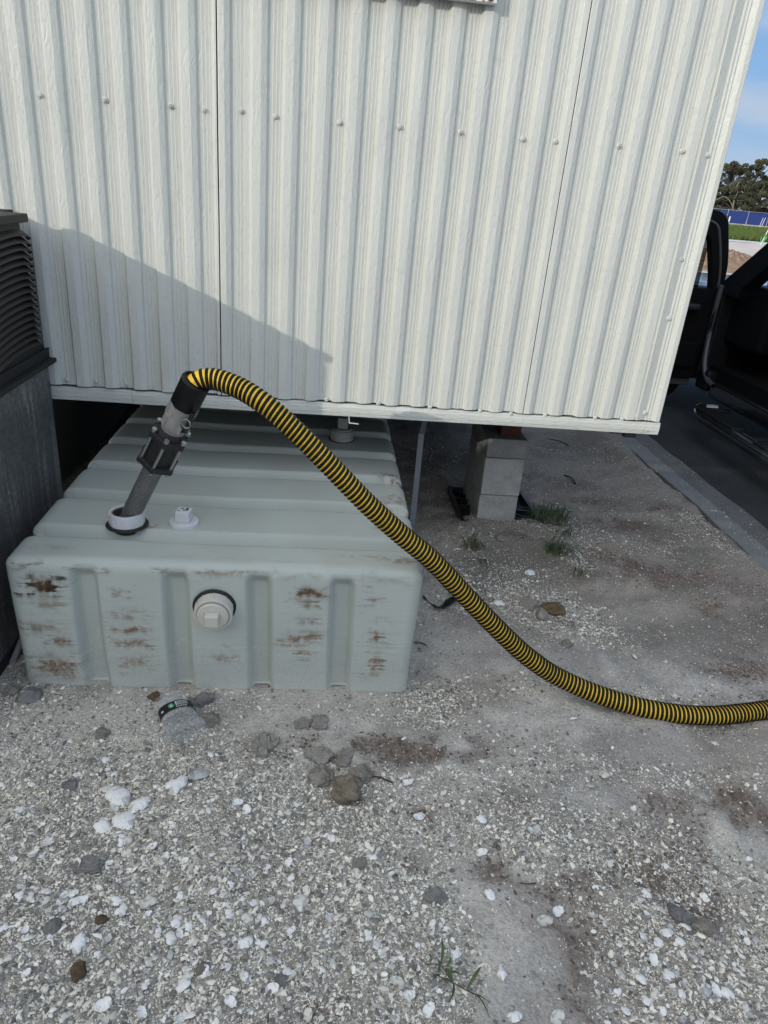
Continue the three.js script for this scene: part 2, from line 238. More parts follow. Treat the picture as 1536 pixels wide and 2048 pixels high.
  // bottom rail: two lengths and the end cap
  const rail = (a, b, z, name) => { const n = Math.max(3, Math.round((b - a) / 0.02)), prof = [[0.621, -0.045], [0.620, z - 0.003], [0.6215, z], [0.634, z + 0.0012], [0.636, z + 0.003], [0.660, z + 0.004], [0.662, z + 0.0025], [0.672, z + 0.002], [0.6745, z], [0.6745, -0.02]], p = [], uv = [], idx = [];
    for (let i = 0; i <= n; i++) prof.forEach(([y, zz]) => { const x = lerp(a, b, i / n), w = (fbm(x * 4, y * 30, 3, 91) - 0.5) * 0.004; p.push(U * x, WY(y + w * 0.8 + (y > 0.67 ? (vnoise(x * 11, 2, 93) - 0.5) * 0.003 : 0)), WZ(zz + (zz > -0.01 ? w : 0))); uv.push(x, y); });
    for (let i = 0; i < n; i++) for (let j = 0; j < prof.length - 1; j++) { const k = i * prof.length + j; idx.push(k, k + prof.length, k + 1, k + 1, k + prof.length, k + prof.length + 1); }
    const g = new THREE.BufferGeometry(); g.setAttribute('position', new THREE.Float32BufferAttribute(p, 3)); g.setAttribute('uv', new THREE.Float32BufferAttribute(uv, 2)); g.setIndex(idx);
    return part(name, toCreasedNormals(g, 0.5), trimMat, trailer); };
  rail(-1.60, -0.770, 0.002, 'bottom_rail'); rail(-0.7685, 1.408, 0.004, 'bottom_rail'); rail(1.4065, 1.470, 0.007, 'rail_end_cap');
  // screws
  const screw = mergeGeometries([lathe([[0, 0.0042], [0.0045, 0.0042], [0.0072, 0.0022], [0.0082, 0.0004], [0.0084, 0]], 18), new THREE.CylinderGeometry(0.0042, 0.0046, 0.0062, 6).translate(0, 0.0052, 0), lathe([[0, 0.0075], [0.0024, 0.0078], [0.0028, 0.0083], [0.0042, 0.0083]], 12)].map(plain)).rotateX(Math.PI / 2);
  const put = (px, py, z = -0.0045, s = 1.2) => { const q = on(px, py, 'z', WZ(z)), m = part('screw', screw, screwMat, trailer); m.position.copy(q); m.rotation.set(rr(-0.12, 0.12), rr(-0.12, 0.12), rnd() * 3); m.scale.setScalar(s); };
  seed = 55;
  for (const [px, py] of [[80, 190], [210, 200], [342, 212], [409, 220], [483, 222], [551, 233], [679, 245], [799, 254], [921, 265], [1046, 278], [1111, 283], [1238, 292], [1365, 302]]) put(px, py);
  for (const [px, py] of [[1414, 311], [1361, 519], [1337, 637], [1307, 687], [1290, 826], [1272, 833]]) put(px, py, 0.007);
  for (const [px, py] of [[133, 760], [192, 764], [253, 768], [653, 799], [757, 807], [860, 815], [960, 822], [1022, 828], [1090, 830], [1190, 836], [1244, 838]]) put(px, py, 0.0005, 1.05);
  put(1294, 861, 0.007, 0.9);
  // body behind the sheets: end wall, sides, roof, floor, frame
  part('wall', [box(2.73, 2.36, 0.07, -0.041, 1.927, 0.213), box(0.07, 2.36, 10.7, 1.284, 1.927, -5.18), box(0.07, 2.36, 10.7, -1.364, 1.927, -5.18), box(2.73, 2.36, 0.07, -0.041, 1.927, -10.57)], darkBack, trailer);
  part('side_siding', [box(0.011, 2.35, 10.8, 1.3255, 1.922, -5.17), box(0.011, 2.35, 10.8, -1.407, 1.922, -5.17)], siding, trailer);
  part('roof', box(2.85, 0.09, 11.1, -0.041, 3.145, -5.18, 0.03), siding, trailer);
  part('floor', box(2.70, 0.036, 10.8, -0.041, 0.722, -5.18), std([0.02, 0.02, 0.021], 0.9), trailer);
  part('added_shade_board', box(2.62, 0.05, 10.0, -0.03, 0.497, -5.65), std([0.03, 0.03, 0.031], 0.9), trailer);  // unseen board added low under the floor to darken the tank rear
  part('frame_beam', [box(0.1, 0.18, 10.0, 0.85, 0.613, -5.65), box(0.1, 0.18, 10.0, -0.90, 0.613, -5.65)], std([0.03, 0.03, 0.031], 0.6), trailer);
  part('added_skirt_panel', [box(0.03, 0.74, 10.2, -1.33, 0.29, -5.4), box(2.62, 0.74, 0.03, -0.03, 0.29, -8.0)], std([0.10, 0.10, 0.10], 0.9), trailer);  // skirts added to cut the light reaching under the trailer
  part('bracket', [box(0.11, 0.011, 0.045, 1.209, 0.693, 0.218), box(0.045, 0.018, 0.027, 1.236, 0.684, 0.231)], black, trailer);
}
// worn white board above, with rusty bolts
{
  const b = thing('sign_board', 'worn white board with rusty bolts on the siding at the top edge', 'board', V(0, 0, 0));
  const wornTex = data(512, 256, (x, y) => { const u = x / 512, v = y / 256, n = vnoise(u * 40, v * 20, 95) * 0.5 + vnoise(u * 150, v * 80, 96) * 0.5, e = v < 0.12 ? 0.4 : 0.1; const k = n < e ? 0.22 : 0.68; return [k, k * 0.98, k * 0.96]; }, { srgb: true });
  part('board', box(1.364, 0.564, 0.027, -0.2055, 2.3226, 0.294, 0.004), std([1, 1, 1], 0.6, { map: rep(wornTex, 1, 1) }), b);
  const rust = std([0.12, 0.05, 0.028], 0.8);
  for (const [x, y] of [[0.452, 2.059], [0.0, 2.057], [0.452, 2.50], [-0.45, 2.057]]) part('bolt', [new THREE.CylinderGeometry(0.008, 0.009, 0.008, 6).rotateX(Math.PI / 2).translate(x, y, 0.311), new THREE.CylinderGeometry(0.013, 0.013, 0.002, 14).rotateX(Math.PI / 2).translate(x, y, 0.3085)], rust, b);
}
{ // small bent white rod under the rail
  const a = on(697, 826, 'z', 0.245), b = on(699, 846, 'z', 0.25), c = on(717, 848, 'z', 0.258);
  tag(part('bent_rod', tube([a, a.clone().lerp(b, 0.8), b, b.clone().lerp(c, 0.2), c], 0.0026, 30, 8), std([0.75, 0.75, 0.73], 0.5), scene), 'small bent white rod hanging under the trailer rail above the tank', 'rod');
}

// ------------------------------------------------------------------ louvred cabinet at the left
{
  const u = thing('louvred_cabinet', 'dark grey louvred equipment cabinet on streaked metal base beside trailer', 'cabinet', V(0, 0, 0));
  const dark = std([0.015, 0.0145, 0.0145], 0.6), dark2 = std([0.010, 0.0105, 0.011], 0.65);
  part('housing', [box(0.9, 0.44, 0.89, -1.452, 1.09, 0.80), box(0.75, 1.34, 0.13, -1.419, 0.67, 0.334)], dark2, u);
  part('cap', [box(0.94, 0.026, 0.85, -1.427, 1.326, 0.80, 0.004), box(0.90, 0.03, 0.83, -1.432, 1.299, 0.80, 0.003)], dark, u);
  const zs = []; for (let i = 0; i <= 40; i++) zs.push(lerp(0.315, 1.22, i / 40));
  const arch = (z) => z > 0.46 ? -0.32 * (z - 0.46) ** 2 : -1.1 * (z - 0.46) ** 2;
  const prof = [[-1.020, 0.024], [-1.005, 0.0235], [-0.989, 0.017], [-0.971, 0.004], [-0.962, -0.0045], [-0.966, -0.006], [-0.977, 0.0005], [-0.993, 0.012], [-1.008, 0.019], [-1.020, 0.020]];
  const p = [], idx = []; zs.forEach((z) => prof.forEach(([x, y]) => { const end = sstep(0.315, 0.35, z); p.push(lerp(-1.010, x, 0.45 + 0.55 * end), y + arch(z), z); }));
  for (let i = 0; i < zs.length - 1; i++) for (let j = 0; j < prof.length; j++) { const k = i * prof.length + j, l = i * prof.length + (j + 1) % prof.length; idx.push(k, k + prof.length, l, l, k + prof.length, l + prof.length); }
  const sg = new THREE.BufferGeometry(); sg.setAttribute('position', new THREE.Float32BufferAttribute(p, 3)); sg.setIndex(idx); sg.computeVertexNormals();
  for (let k = 0; k < 17; k++) part('slat', sg, dark, u).position.y = 1.281 - 0.0216 * k;
  const apron = new THREE.Shape(); apron.moveTo(0.33, 0.884); apron.lineTo(1.24, 0.884); apron.lineTo(1.24, 0.76); for (let i = 20; i >= 0; i--) { const z = lerp(0.33, 1.22, i / 20); apron.lineTo(z, Math.max(0.885, 0.932 + arch(z))); }
  part('apron', new THREE.ExtrudeGeometry(apron, { depth: 0.02, bevelEnabled: false }).rotateY(-Math.PI / 2).translate(-0.972, 0, 0), dark2, u);
  part('tray', [box(0.90, 0.030, 0.93, -1.414, 0.880, 0.77, 0.004), box(0.92, 0.016, 0.94, -1.402, 0.858, 0.775, 0.003), box(0.012, 0.006, 0.92, -0.966, 0.898, 0.77, 0.002)], dark2, u);
  const mineral = data(512, 1024, (x, y) => {                       // white mineral runs that wept down the metal
    const a = x / 512 * 46, v = y / 1024, w = fbm(a * 0.25, v * 2.6, 4, 101) * 5, s = sstep(0.62, 0.92, vnoise(a + w, v * 2.0, 102)), t = sstep(0.70, 0.92, vnoise(a * 3.1 + w * 1.6, v * 3.5, 103)), gr = fbm(x * 0.12, y * 0.10, 3, 104), cl = fbm(a * 0.12, v * 3, 3, 106);
    const drip = sstep(0.90 - 0.10 * vnoise(a * 2, 1, 105), 0.94, v), k = clamp((0.20 * s + 0.22 * t) * (0.2 + 1.2 * gr) * sstep(0.3, 0.6, cl) + 0.14 * cl * gr + 0.30 * drip * gr);
    const base = 0.075 * (0.75 + 0.5 * gr); return [lerp(base, 0.42, k), lerp(base * 1.02, 0.42, k), lerp(base * 1.04, 0.41, k)];
  }, { srgb: true });
  const panel = new THREE.PlaneGeometry(0.98, 0.84, 1, 1).rotateY(Math.PI / 2);
  part('base_panel', [box(0.80, 0.85, 0.93, -1.380, 0.425, 0.755)], std([1, 1, 1], 0.6, { map: mineral }), u);
  part('base_rail', [box(0.83, 0.035, 0.95, -1.388, 0.0175, 0.758, 0.004)], dark2, u);
  part('conduit', [span(V(-0.962, 0.10, 0.62), V(-0.962, 0.005, 0.92), 0.011, 8)], std([0.25, 0.25, 0.26], 0.6), u);
}

// ------------------------------------------------------------------ holding tank
const TANK = { x0: -0.885, x1: 0.325, y0: -0.03, y1: 0.455, z0: -1.42, z1: 1.03 };
const TOPS = [0.850, 0.570, 0.290, 0.010, -0.270, -0.550, -0.830, -1.110], FRONTS = [-0.667, -0.403, -0.157, 0.093];
const tank = thing('holding_tank', 'pale green ribbed plastic holding tank with rust stains, half under the trailer', 'tank', V(0, 0, 0));
{
  const { x0, x1, y0, y1, z0, z1 } = TANK, R = 0.036, cx = (x0 + x1) / 2, cy = (y0 + y1) / 2, cz = (z0 + z1) / 2, hx = (x1 - x0) / 2, hy = (y1 - y0) / 2, hz = (z1 - z0) / 2;
  const axis = (h, n) => { const r = []; for (let i = 0; i <= 9; i++) r.push(-h + R * 1.15 * i / 9); for (let i = 1; i < n; i++) r.push(lerp(-h + R * 1.15, h - R * 1.15, i / n)); for (let i = 0; i <= 9; i++) r.push(h - R * 1.15 + R * 1.15 * i / 9); return r; };
  const ax = axis(hx, 170), ay = axis(hy, 60), az = axis(hz, 330), pos = [], uvs = [], idx = [];
  const slot = (d, flat, slope) => 1 - sstep(flat, flat + slope, Math.abs(d));
  function shape(x, y, z) {
    const ix = clamp(x, -hx + R, hx - R), iy = clamp(y, -hy + R, hy - R), iz = clamp(z, -hz + R, hz - R), n = V(x - ix, y - iy, z - iz);
    if (n.lengthSq() < 1e-12) n.set(0, 0, 1); n.normalize();
    const p = V(ix + cx, iy + cy, iz + cz).addScaledVector(n, R);
    let d = 0;
    const wob = 0.012 * (fbm(p.x * 2.2, 3, 2, 111) - 0.5) - 0.012 * sstep(-0.35, -0.85, p.x);
    for (const t of TOPS) d = Math.max(d, slot(p.z - t - wob, 0.010, 0.036));
    const top = d * (Math.max(0, n.y) * 0.044 + Math.abs(n.x) * 0.020) * (n.z > 0.5 ? 0 : 1);
    let f = 0; for (const t of FRONTS) f = Math.max(f, slot(p.x - t + (p.y - 0.2) * 0.02, 0.020, 0.022));
    const fy = sstep(0.428, 0.385, p.y);
    const front = f * 0.040 * Math.max(0, n.z) * fy + f * 0.010 * Math.max(0, n.z) * (1 - fy) * sstep(0.455, 0.42, p.y);
    p.addScaledVector(n, -top - front);
    const flatTop = Math.max(0, n.y), flatFront = Math.max(0, n.z);
    p.y += flatTop * ((fbm(p.x * 2.1 + 4, p.z * 2.1, 2, 113) - 0.5) * 0.010);
    p.z += flatFront * ((fbm(p.x * 3.1 + 1, p.y * 4.2, 2, 115) - 0.5) * 0.010 - 0.012 * sstep(0.15, -0.02, p.y) + 0.005 * bell(p.y - 0.22, 0.15));
    if (Math.abs(p.y - 0.165) < 0.006 && flatFront > 0.9) p.z += 0.0012 * (0.5 + 0.5 * vnoise(p.x * 20, 1, 117));
    p.x += n.x * (0.012 * sstep(0.1, 0.45, p.y));
    return p;
  }
  const LEN = (y1 - y0) + (z1 - z0);
  const face = (A, B, make, flip) => { const base = pos.length / 3; A.forEach((a) => B.forEach((b) => { const [x, y, z] = make(a, b), p = shape(x, y, z); pos.push(p.x, p.y, p.z); const s = z > hz - 0.018 ? y + hy : y > hy - 0.018 ? 2 * hy + hz - z : hy + y; uvs.push((x + hx) / (2 * hx), (z <= hz - 0.018 && y <= hy - 0.018 ? 2 * hy + hz - z : s) / LEN); })); for (let i = 0; i < A.length - 1; i++) for (let j = 0; j < B.length - 1; j++) { const a = base + i * B.length + j, b = a + 1, c = a + B.length, d = c + 1; if (flip) idx.push(a, b, c, b, d, c); else idx.push(a, c, b, b, c, d); } };
  face(ax, ay, (a, b) => [a, b, hz]); face(ax, az, (a, b) => [a, hy, b], true); face(ay, az, (a, b) => [hx, a, b]); face(ay, az, (a, b) => [-hx, a, b], true); face([-hx, hx], ay, (a, b) => [a, b, -hz], true);
  let g = new THREE.BufferGeometry(); g.setAttribute('position', new THREE.Float32BufferAttribute(pos, 3)); g.setIndex(idx);
  { // smooth normals across the seams between faces, then the unwrapped uv
    const w = mergeVertices(g, 1e-5); w.computeVertexNormals();
    const key = new Map(), P = w.attributes.position, Nn = w.attributes.normal; for (let i = 0; i < P.count; i++) key.set([P.getX(i), P.getY(i), P.getZ(i)].map((v) => Math.round(v * 2e4)).join(), i);
    g.computeVertexNormals(); const N = g.attributes.normal;
    for (let i = 0; i < pos.length / 3; i++) { const k = key.get([pos[i * 3], pos[i * 3 + 1], pos[i * 3 + 2]].map((v) => Math.round(Math.fround(v) * 2e4)).join()); if (k !== undefined) N.setXYZ(i, Nn.getX(k), Nn.getY(k), Nn.getZ(k)); }
    const mid = N; let bad = 0; for (let i = 0; i < P.count; i++) { const nz = Nn.getZ(i); if (P.getZ(i) > z1 - 0.005 && nz < -0.5) bad++; } if (bad > 50) { for (let i = 0; i < N.array.length; i++) N.array[i] *= -1; }
  }
  g.setAttribute('uv', new THREE.Float32BufferAttribute(uvs, 2));
  // scuffs of rust, ochre dirt at the corners, sand splashed along the foot: [x0, x1, y0, y1 in photo pixels on the front, strength, darkness]
  const marks = [[46, 118, 1150, 1192, 1.1, 1], [60, 122, 1188, 1222, 0.55, 0.2], [34, 132, 1238, 1264, 0.75, 0.3], [96, 146, 1268, 1292, 0.75, 0.3], [72, 150, 1305, 1362, 0.9, 0.25], [228, 250, 1174, 1196, 0.75, 0.1], [222, 296, 1214, 1248, 0.5, 0.2], [220, 308, 1254, 1270, 0.85, 0.2], [222, 310, 1277, 1291, 0.9, 0.25], [238, 306, 1302, 1346, 0.5, 0.2], [428, 478, 1308, 1328, 0.6, 0.2], [452, 472, 1288, 1304, 0.35, 0.3], [576, 650, 1176, 1200, 0.95, 0.5], [596, 632, 1196, 1218, 0.85, 0.4], [598, 634, 1232, 1252, 0.5, 0.2], [566, 644, 1260, 1288, 0.7, 0.25], [560, 624, 1285, 1298, 0.65, 0.2], [596, 622, 1292, 1328, 0.75, 0.15], [734, 758, 1186, 1216, 0.65, 0.2], [740, 770, 1236, 1252, 0.35, 0.3], [730, 778, 1264, 1292, 0.95, 0.2], [732, 764, 1296, 1360, 0.8, 0.2], [22, 70, 1122, 1138, 0.7, 0.5], [140, 158, 1130, 1146, 0.5, 0.6], [204, 224, 1134, 1148, 0.55, 0.5], [314, 330, 1136, 1152, 0.5, 0.6], [378, 500, 1139, 1150, 0.6, 0.4], [540, 660, 1146, 1156, 0.35, 0.4], [705, 830, 1152, 1168, 0.3, 0.4], [718, 732, 1166, 1176, 0.6, 0.8]].map(([a, b, c, d, k, q]) => { const A = on(a, d, 'z', z1), B = on(b, c, 'z', z1); return [(A.x - x0) / (2 * hx), (B.x - x0) / (2 * hx), Math.min((A.y - y0), LEN) / LEN, Math.min((B.y - y0), 2 * hy - 0.004) / LEN, k, q]; });
  const topMark = (px, py, rx, rz, k) => { const q = G(px, py, 0.452); return [(q.x - x0) / (2 * hx), (2 * hy + z1 - q.z) / LEN, rx / (2 * hx), rz / LEN, k]; };
  const tops = [[808, 1124, 0.07, 0.022, 0.75], [760, 1118, 0.12, 0.012, 0.4], [100, 1095, 0.06, 0.015, 0.3], [785, 1000, 0.05, 0.04, 0.95], [790, 955, 0.04, 0.035, 0.9], [782, 1010, 0.03, 0.02, 0.5], [776, 952, 0.05, 0.03, 0.7], [780, 1060, 0.05, 0.03, 0.6], [300, 1048, 0.028, 0.02, 0.8], [292, 1054, 0.03, 0.015, 0.7], [470, 1120, 0.2, 0.012, 0.2], [400, 1006, 0.1, 0.01, 0.3]].map((a) => topMark(...a));
  const W = 1024, H = 2048, flecks = new Float32Array(W * H);
  seed = 303;
  for (let n = 0; n < 26000; n++) { const x = rnd() * W, s = Math.pow(rnd(), 2.4) * 0.21 * (0.55 + 0.5 * vnoise(x / 70, 4, 121)), y = (s + 0.03) / LEN * H, r = rr(0.4, 1.4), w = rr(0.15, 0.7); for (let j = -1; j <= 1; j++) for (let i = -1; i <= 1; i++) if (i * i + j * j <= r * r) flecks[clamp(Math.round(y) + j, 0, H - 1) * W + clamp(Math.round(x) + i, 0, W - 1)] = w; }
  for (let n = 0; n < 900; n++) { const x = rnd() * W, y = rr(0.17, 0.55) * H; flecks[(y | 0) * W + (x | 0)] = rnd() < 0.6 ? -0.8 : 0.7; }
  const color = data(W, H, (x, y) => {
    const u = x / W, v = y / H, mx = u * 2 * hx, my = v * LEN, n = fbm(mx * 5, my * 5, 4, 123), f = vnoise(mx * 300, my * 300, 125);
    const streak = fbm(mx * 20, my * 150, 4, 127), lump = fbm(mx * 70, my * 70, 3, 129), scratch = sstep(0.60, 0.8, vnoise(mx * 6, my * 420, 131));
    let k = 0, q = 0;
    for (const [a, b, c, d, s, dk] of marks) { if (u < a - 0.06 || u > b + 0.06 || v < c - 0.02 || v > d + 0.02) continue; const jx = (streak - 0.5) * 0.10 + (lump - 0.5) * 0.03, jy = (fbm(mx * 30, my * 12, 3, 137) - 0.5) * 0.016, ex = Math.min(u - a + jx, b - u + jx) / (0.30 * (b - a) + 0.014), ey = Math.min(v - c + jy, d - v - jy) / (0.42 * (d - c) + 0.0015), e = sstep(-0.5, 1.3, Math.min(ex, ey)), m = 1.35 * e * s * (0.22 + 0.78 * sstep(0.28, 0.74, 0.26 * streak + 0.55 * lump + 0.20 * (e - 0.3) + 0.22 * vnoise(mx * 150, my * 16, 140))) * (0.70 + 0.5 * vnoise(mx * 8, my * 60, 139)); if (m > k) { k = m; q = dk; } }
    for (const [a, b, rx, ry, s] of tops) { const e = Math.hypot((u - a) / rx, (v - b) / ry); if (e < 2.2) { const m = s * sstep(1.7, 0.2, e) * sstep(0.38, 0.62, 0.5 * fbm(mx * 40, my * 90, 3, 133) + 0.5 * lump); if (m > k) { k = m; q = 0.1; } } }
    const soil = my > 0.5 ? 0.22 * sstep(0.40, 0.7, fbm(mx * 3, my * 3, 4, 135)) : 0.06 * sstep(0.5, 0.8, n);
    const base = [0.475, 0.515, 0.475].map((c, i) => lerp(c * (0.95 + 0.10 * (n - 0.5) + 0.03 * (f - 0.5)) * (1 - 0.05 * scratch * clamp(1 - my)), [0.30, 0.26, 0.20][i], soil));
    const rust = [lerp(0.215, 0.035, clamp(q * lump * 1.5)), lerp(0.135, 0.023, clamp(q * lump * 1.5)), lerp(0.078, 0.014, clamp(q * lump * 1.5))];
    k = clamp(k); let o = [0, 1, 2].map((c) => lerp(base[c], rust[c], k));
    const fl = flecks[y * W + x]; if (fl > 0) o = o.map((c, i) => lerp(c, [0.62, 0.60, 0.56][i], fl)); if (fl < 0) o = o.map((c) => c * (1 + fl));
    return o;
  }, { srgb: true, wrap: THREE.ClampToEdgeWrapping });
  part('body', g, phys([1, 1, 1], 0.42, { map: color, specularIntensity: 0.55 }), tank);
  // fittings
  const pvc = std([0.66, 0.67, 0.69], 0.45, { map: rep(blotch([0.85, 0.85, 0.85], [1, 1, 1], 141), 4, 4) }), oldPvc = std([0.66, 0.64, 0.57], 0.5, { map: rep(blotch([0.7, 0.69, 0.66], [1, 1, 1], 143), 5, 5) }), rubber = std([0.014, 0.014, 0.014], 0.7), greyPvc = std([0.30, 0.30, 0.29], 0.6), grime = std([0.07, 0.045, 0.028], 0.85);
  const collar = (r, h, n = 40) => { const g2 = lathe([[r * 0.80, 0], [r * 0.80, h], [r * 0.985, h], [r, h - 0.003], [r, 0]], n), out = [g2]; for (let i = 0; i < 10; i++) out.push(box(0.0025, h * 0.82, 0.003, 0, h * 0.45, r).rotateY(i * Math.PI / 5)); return out; };
  const plug = (r, s, h) => [lathe([[0, 0.014], [r * 0.90, 0.014], [r * 0.97, 0.0125], [r, 0.009], [r * 0.985, 0.007], [r, 0.0055], [r * 0.985, 0.0035], [r, 0.002], [r, 0]], 44), box(s, h, s, 0, 0.014 + h / 2, 0, 0.004)];
  // front outlet: gasket, collar, plug with square lug
  const c0 = V(-0.2935, 0.315, 1.030), tilt = new THREE.Quaternion().setFromUnitVectors(V(0, 1, 0), V(0.02, -0.10, 1).normalize());
  const place = (gs, at, q) => gs.map((k) => { const r = k.clone(); if (q) r.applyQuaternion(q); return r.translate(at.x, at.y, at.z); });
  part('gasket', place([lathe([[0.03, 0], [0.064, 0], [0.0655, 0.004], [0.062, 0.009], [0.04, 0.011]], 48)], c0, tilt), rubber, tank);
  const col = part('cap_collar', place(collar(0.0565, 0.046), c0, tilt), oldPvc, tank, 'off white threaded collar on the front of the tank');
  part('plug', place(plug(0.047, 0.040, 0.024), c0.clone().add(V(0.0005, -0.004, 0.040)), tilt), oldPvc, tank, 'off white plug with square lug in the front outlet');
  // open filler on the top
  const f0 = V(-0.603, 0.4565, 0.786);
  part('gasket', place([lathe([[0.03, 0], [0.064, 0], [0.066, 0.003], [0.062, 0.007], [0.04, 0.008]], 48)], f0), rubber, tank);
  part('filler_collar', place(collar(0.0535, 0.048), f0), pvc, tank, 'white threaded collar around the suction pipe');
  part('filler_thread', place([...Array(8)].map((_, i) => new THREE.TorusGeometry(0.0428, 0.0022, 6, 36).rotateX(Math.PI / 2).translate(0, 0.006 + i * 0.0048, 0)).concat([lathe([[0, -0.02], [0.040, -0.02], [0.0425, 0], [0.0425, 0.044]], 32)]), f0), grime, tank);
  const v0 = V(-0.430, 0.4540, 0.756), turn = new THREE.Quaternion().setFromAxisAngle(V(0, 1, 0), -0.12);
  part('plug', place(plug(0.0475, 0.046, 0.036), v0, turn), pvc, tank, 'white plug with square lug on top of the tank');
  part('plug_mark', place([box(0.018, 0.0012, 0.004, 0.006, 0.0506, 0.004).rotateY(0.3), box(0.010, 0.0012, 0.003, -0.006, 0.0506, -0.008), box(0.006, 0.0012, 0.007, 0.010, 0.0506, -0.007), box(0.007, 0.0012, 0.003, 0.009, 0.0506, -0.012), box(0.005, 0.0012, 0.0035, -0.013, 0.0506, 0.008)], v0, turn), rubber, tank);
  const r0 = V(0.098, 0.452, -0.185);
  part('gasket', place([lathe([[0.03, 0], [0.060, 0], [0.061, 0.003], [0.04, 0.006]], 40)], r0), rubber, tank);
  part('cap_collar', place(collar(0.052, 0.050), r0), greyPvc, tank, 'grey collar on the tank under the trailer');
  part('plug', place(plug(0.046, 0.046, 0.05), r0.clone().add(V(0, 0.044, 0))), greyPvc, tank, 'grey plug on the tank under the trailer');
  // grit lying in the second groove
  seed = 77; const grit = []; for (const [px, s, dark] of [[332, 5, 1], [346, 4, 0], [356, 3, 0], [368, 3, 1], [379, 7, 1], [300, 3, 0], [388, 3, 0]]) grit.push([G(px, 1019 + rr(-1, 1), 0.418), s * 0.0011, dark]);
  for (const [q, sz, d] of grit) part('grit', new THREE.IcosahedronGeometry(sz, 1).scale(1, 0.7, 0.8).translate(q.x, q.y + 0.002, q.z), d ? rubber : pvc, tank);
}

// ------------------------------------------------------------------ suction pipe and coupling
const PA = V(-0.624, 0.425, 0.764), PB = V(-0.352, 0.968, 0.922), PAX = PB.clone().sub(PA).normalize(), PQ = new THREE.Quaternion().setFromUnitVectors(V(0, 1, 0), PAX);
const ironBlack = std([0.018, 0.018, 0.019], 0.5, { bumpMap: rep(grainTex, 8, 8), bumpScale: 0.0006 });
{
  const t = thing('suction_pipe', 'grey steel pipe with black bolted coupling standing in the tank filler', 'pipe', PA); t.quaternion.copy(PQ);
  const pipeTex = data(256, 512, (x, y) => { const u = x / 256, v = y / 512, n = vnoise(u * 90, v * 160, 151, 90) * 0.5 + fbm(u * 8, v * 12, 3, 153) * 0.5, s = sstep(0.62, 0.8, vnoise(u * 200, v * 330, 155)), k = 0.125 + 0.14 * (n - 0.35) + 0.12 * s; return [k, k * 1.01, k * 1.0]; }, { srgb: true });
  part('pipe', [new THREE.CylinderGeometry(0.0302, 0.0302, 0.36, 48, 1, true).translate(0, 0.20, 0)], std([1, 1, 1], 0.48, { map: pipeTex, metalness: 0.35 }), t);
  const lobed = (r, ear, n, h) => { const s = new THREE.Shape(); for (let i = 0; i <= 120; i++) { const a = i / 120 * Math.PI * 2, k = Math.pow(0.5 + 0.5 * Math.cos(n * a), 5), q = r + ear * k; i ? s.lineTo(Math.cos(a) * q, Math.sin(a) * q) : s.moveTo(q, 0); } return new THREE.ExtrudeGeometry(s, { depth: h, bevelEnabled: true, bevelSize: 0.002, bevelThickness: 0.002, bevelSegments: 2 }).rotateX(-Math.PI / 2); };
  const A0 = 0.50, nB = 6;
  part('flange', lobed(0.052, 0.009, nB, 0.014).rotateY(A0).translate(0, 0.318, 0), ironBlack, t);
  part('flange', lobed(0.049, 0.009, nB, 0.016).rotateY(A0).translate(0, 0.418, 0), ironBlack, t);
  part('coupling_sleeve', lathe([[0.030, 0.310], [0.041, 0.312], [0.043, 0.332], [0.043, 0.42], [0.041, 0.434], [0.041, 0.444], [0.036, 0.448], [0.036, 0.456], [0.026, 0.458]], 40), ironBlack, t);
  for (let i = 0; i < nB; i++) {
    const a = A0 + i * 2 * Math.PI / nB, x = Math.cos(a) * 0.0515, z = -Math.sin(a) * 0.0515;
    part('bolt', [new THREE.CylinderGeometry(0.0048, 0.0048, 0.136, 10).translate(x, 0.378, z), new THREE.CylinderGeometry(0.0082, 0.0086, 0.009, 6).translate(x, 0.4425, z), new THREE.CylinderGeometry(0.0075, 0.0075, 0.008, 6).translate(x, 0.3115, z)], steel, t);
  }
}

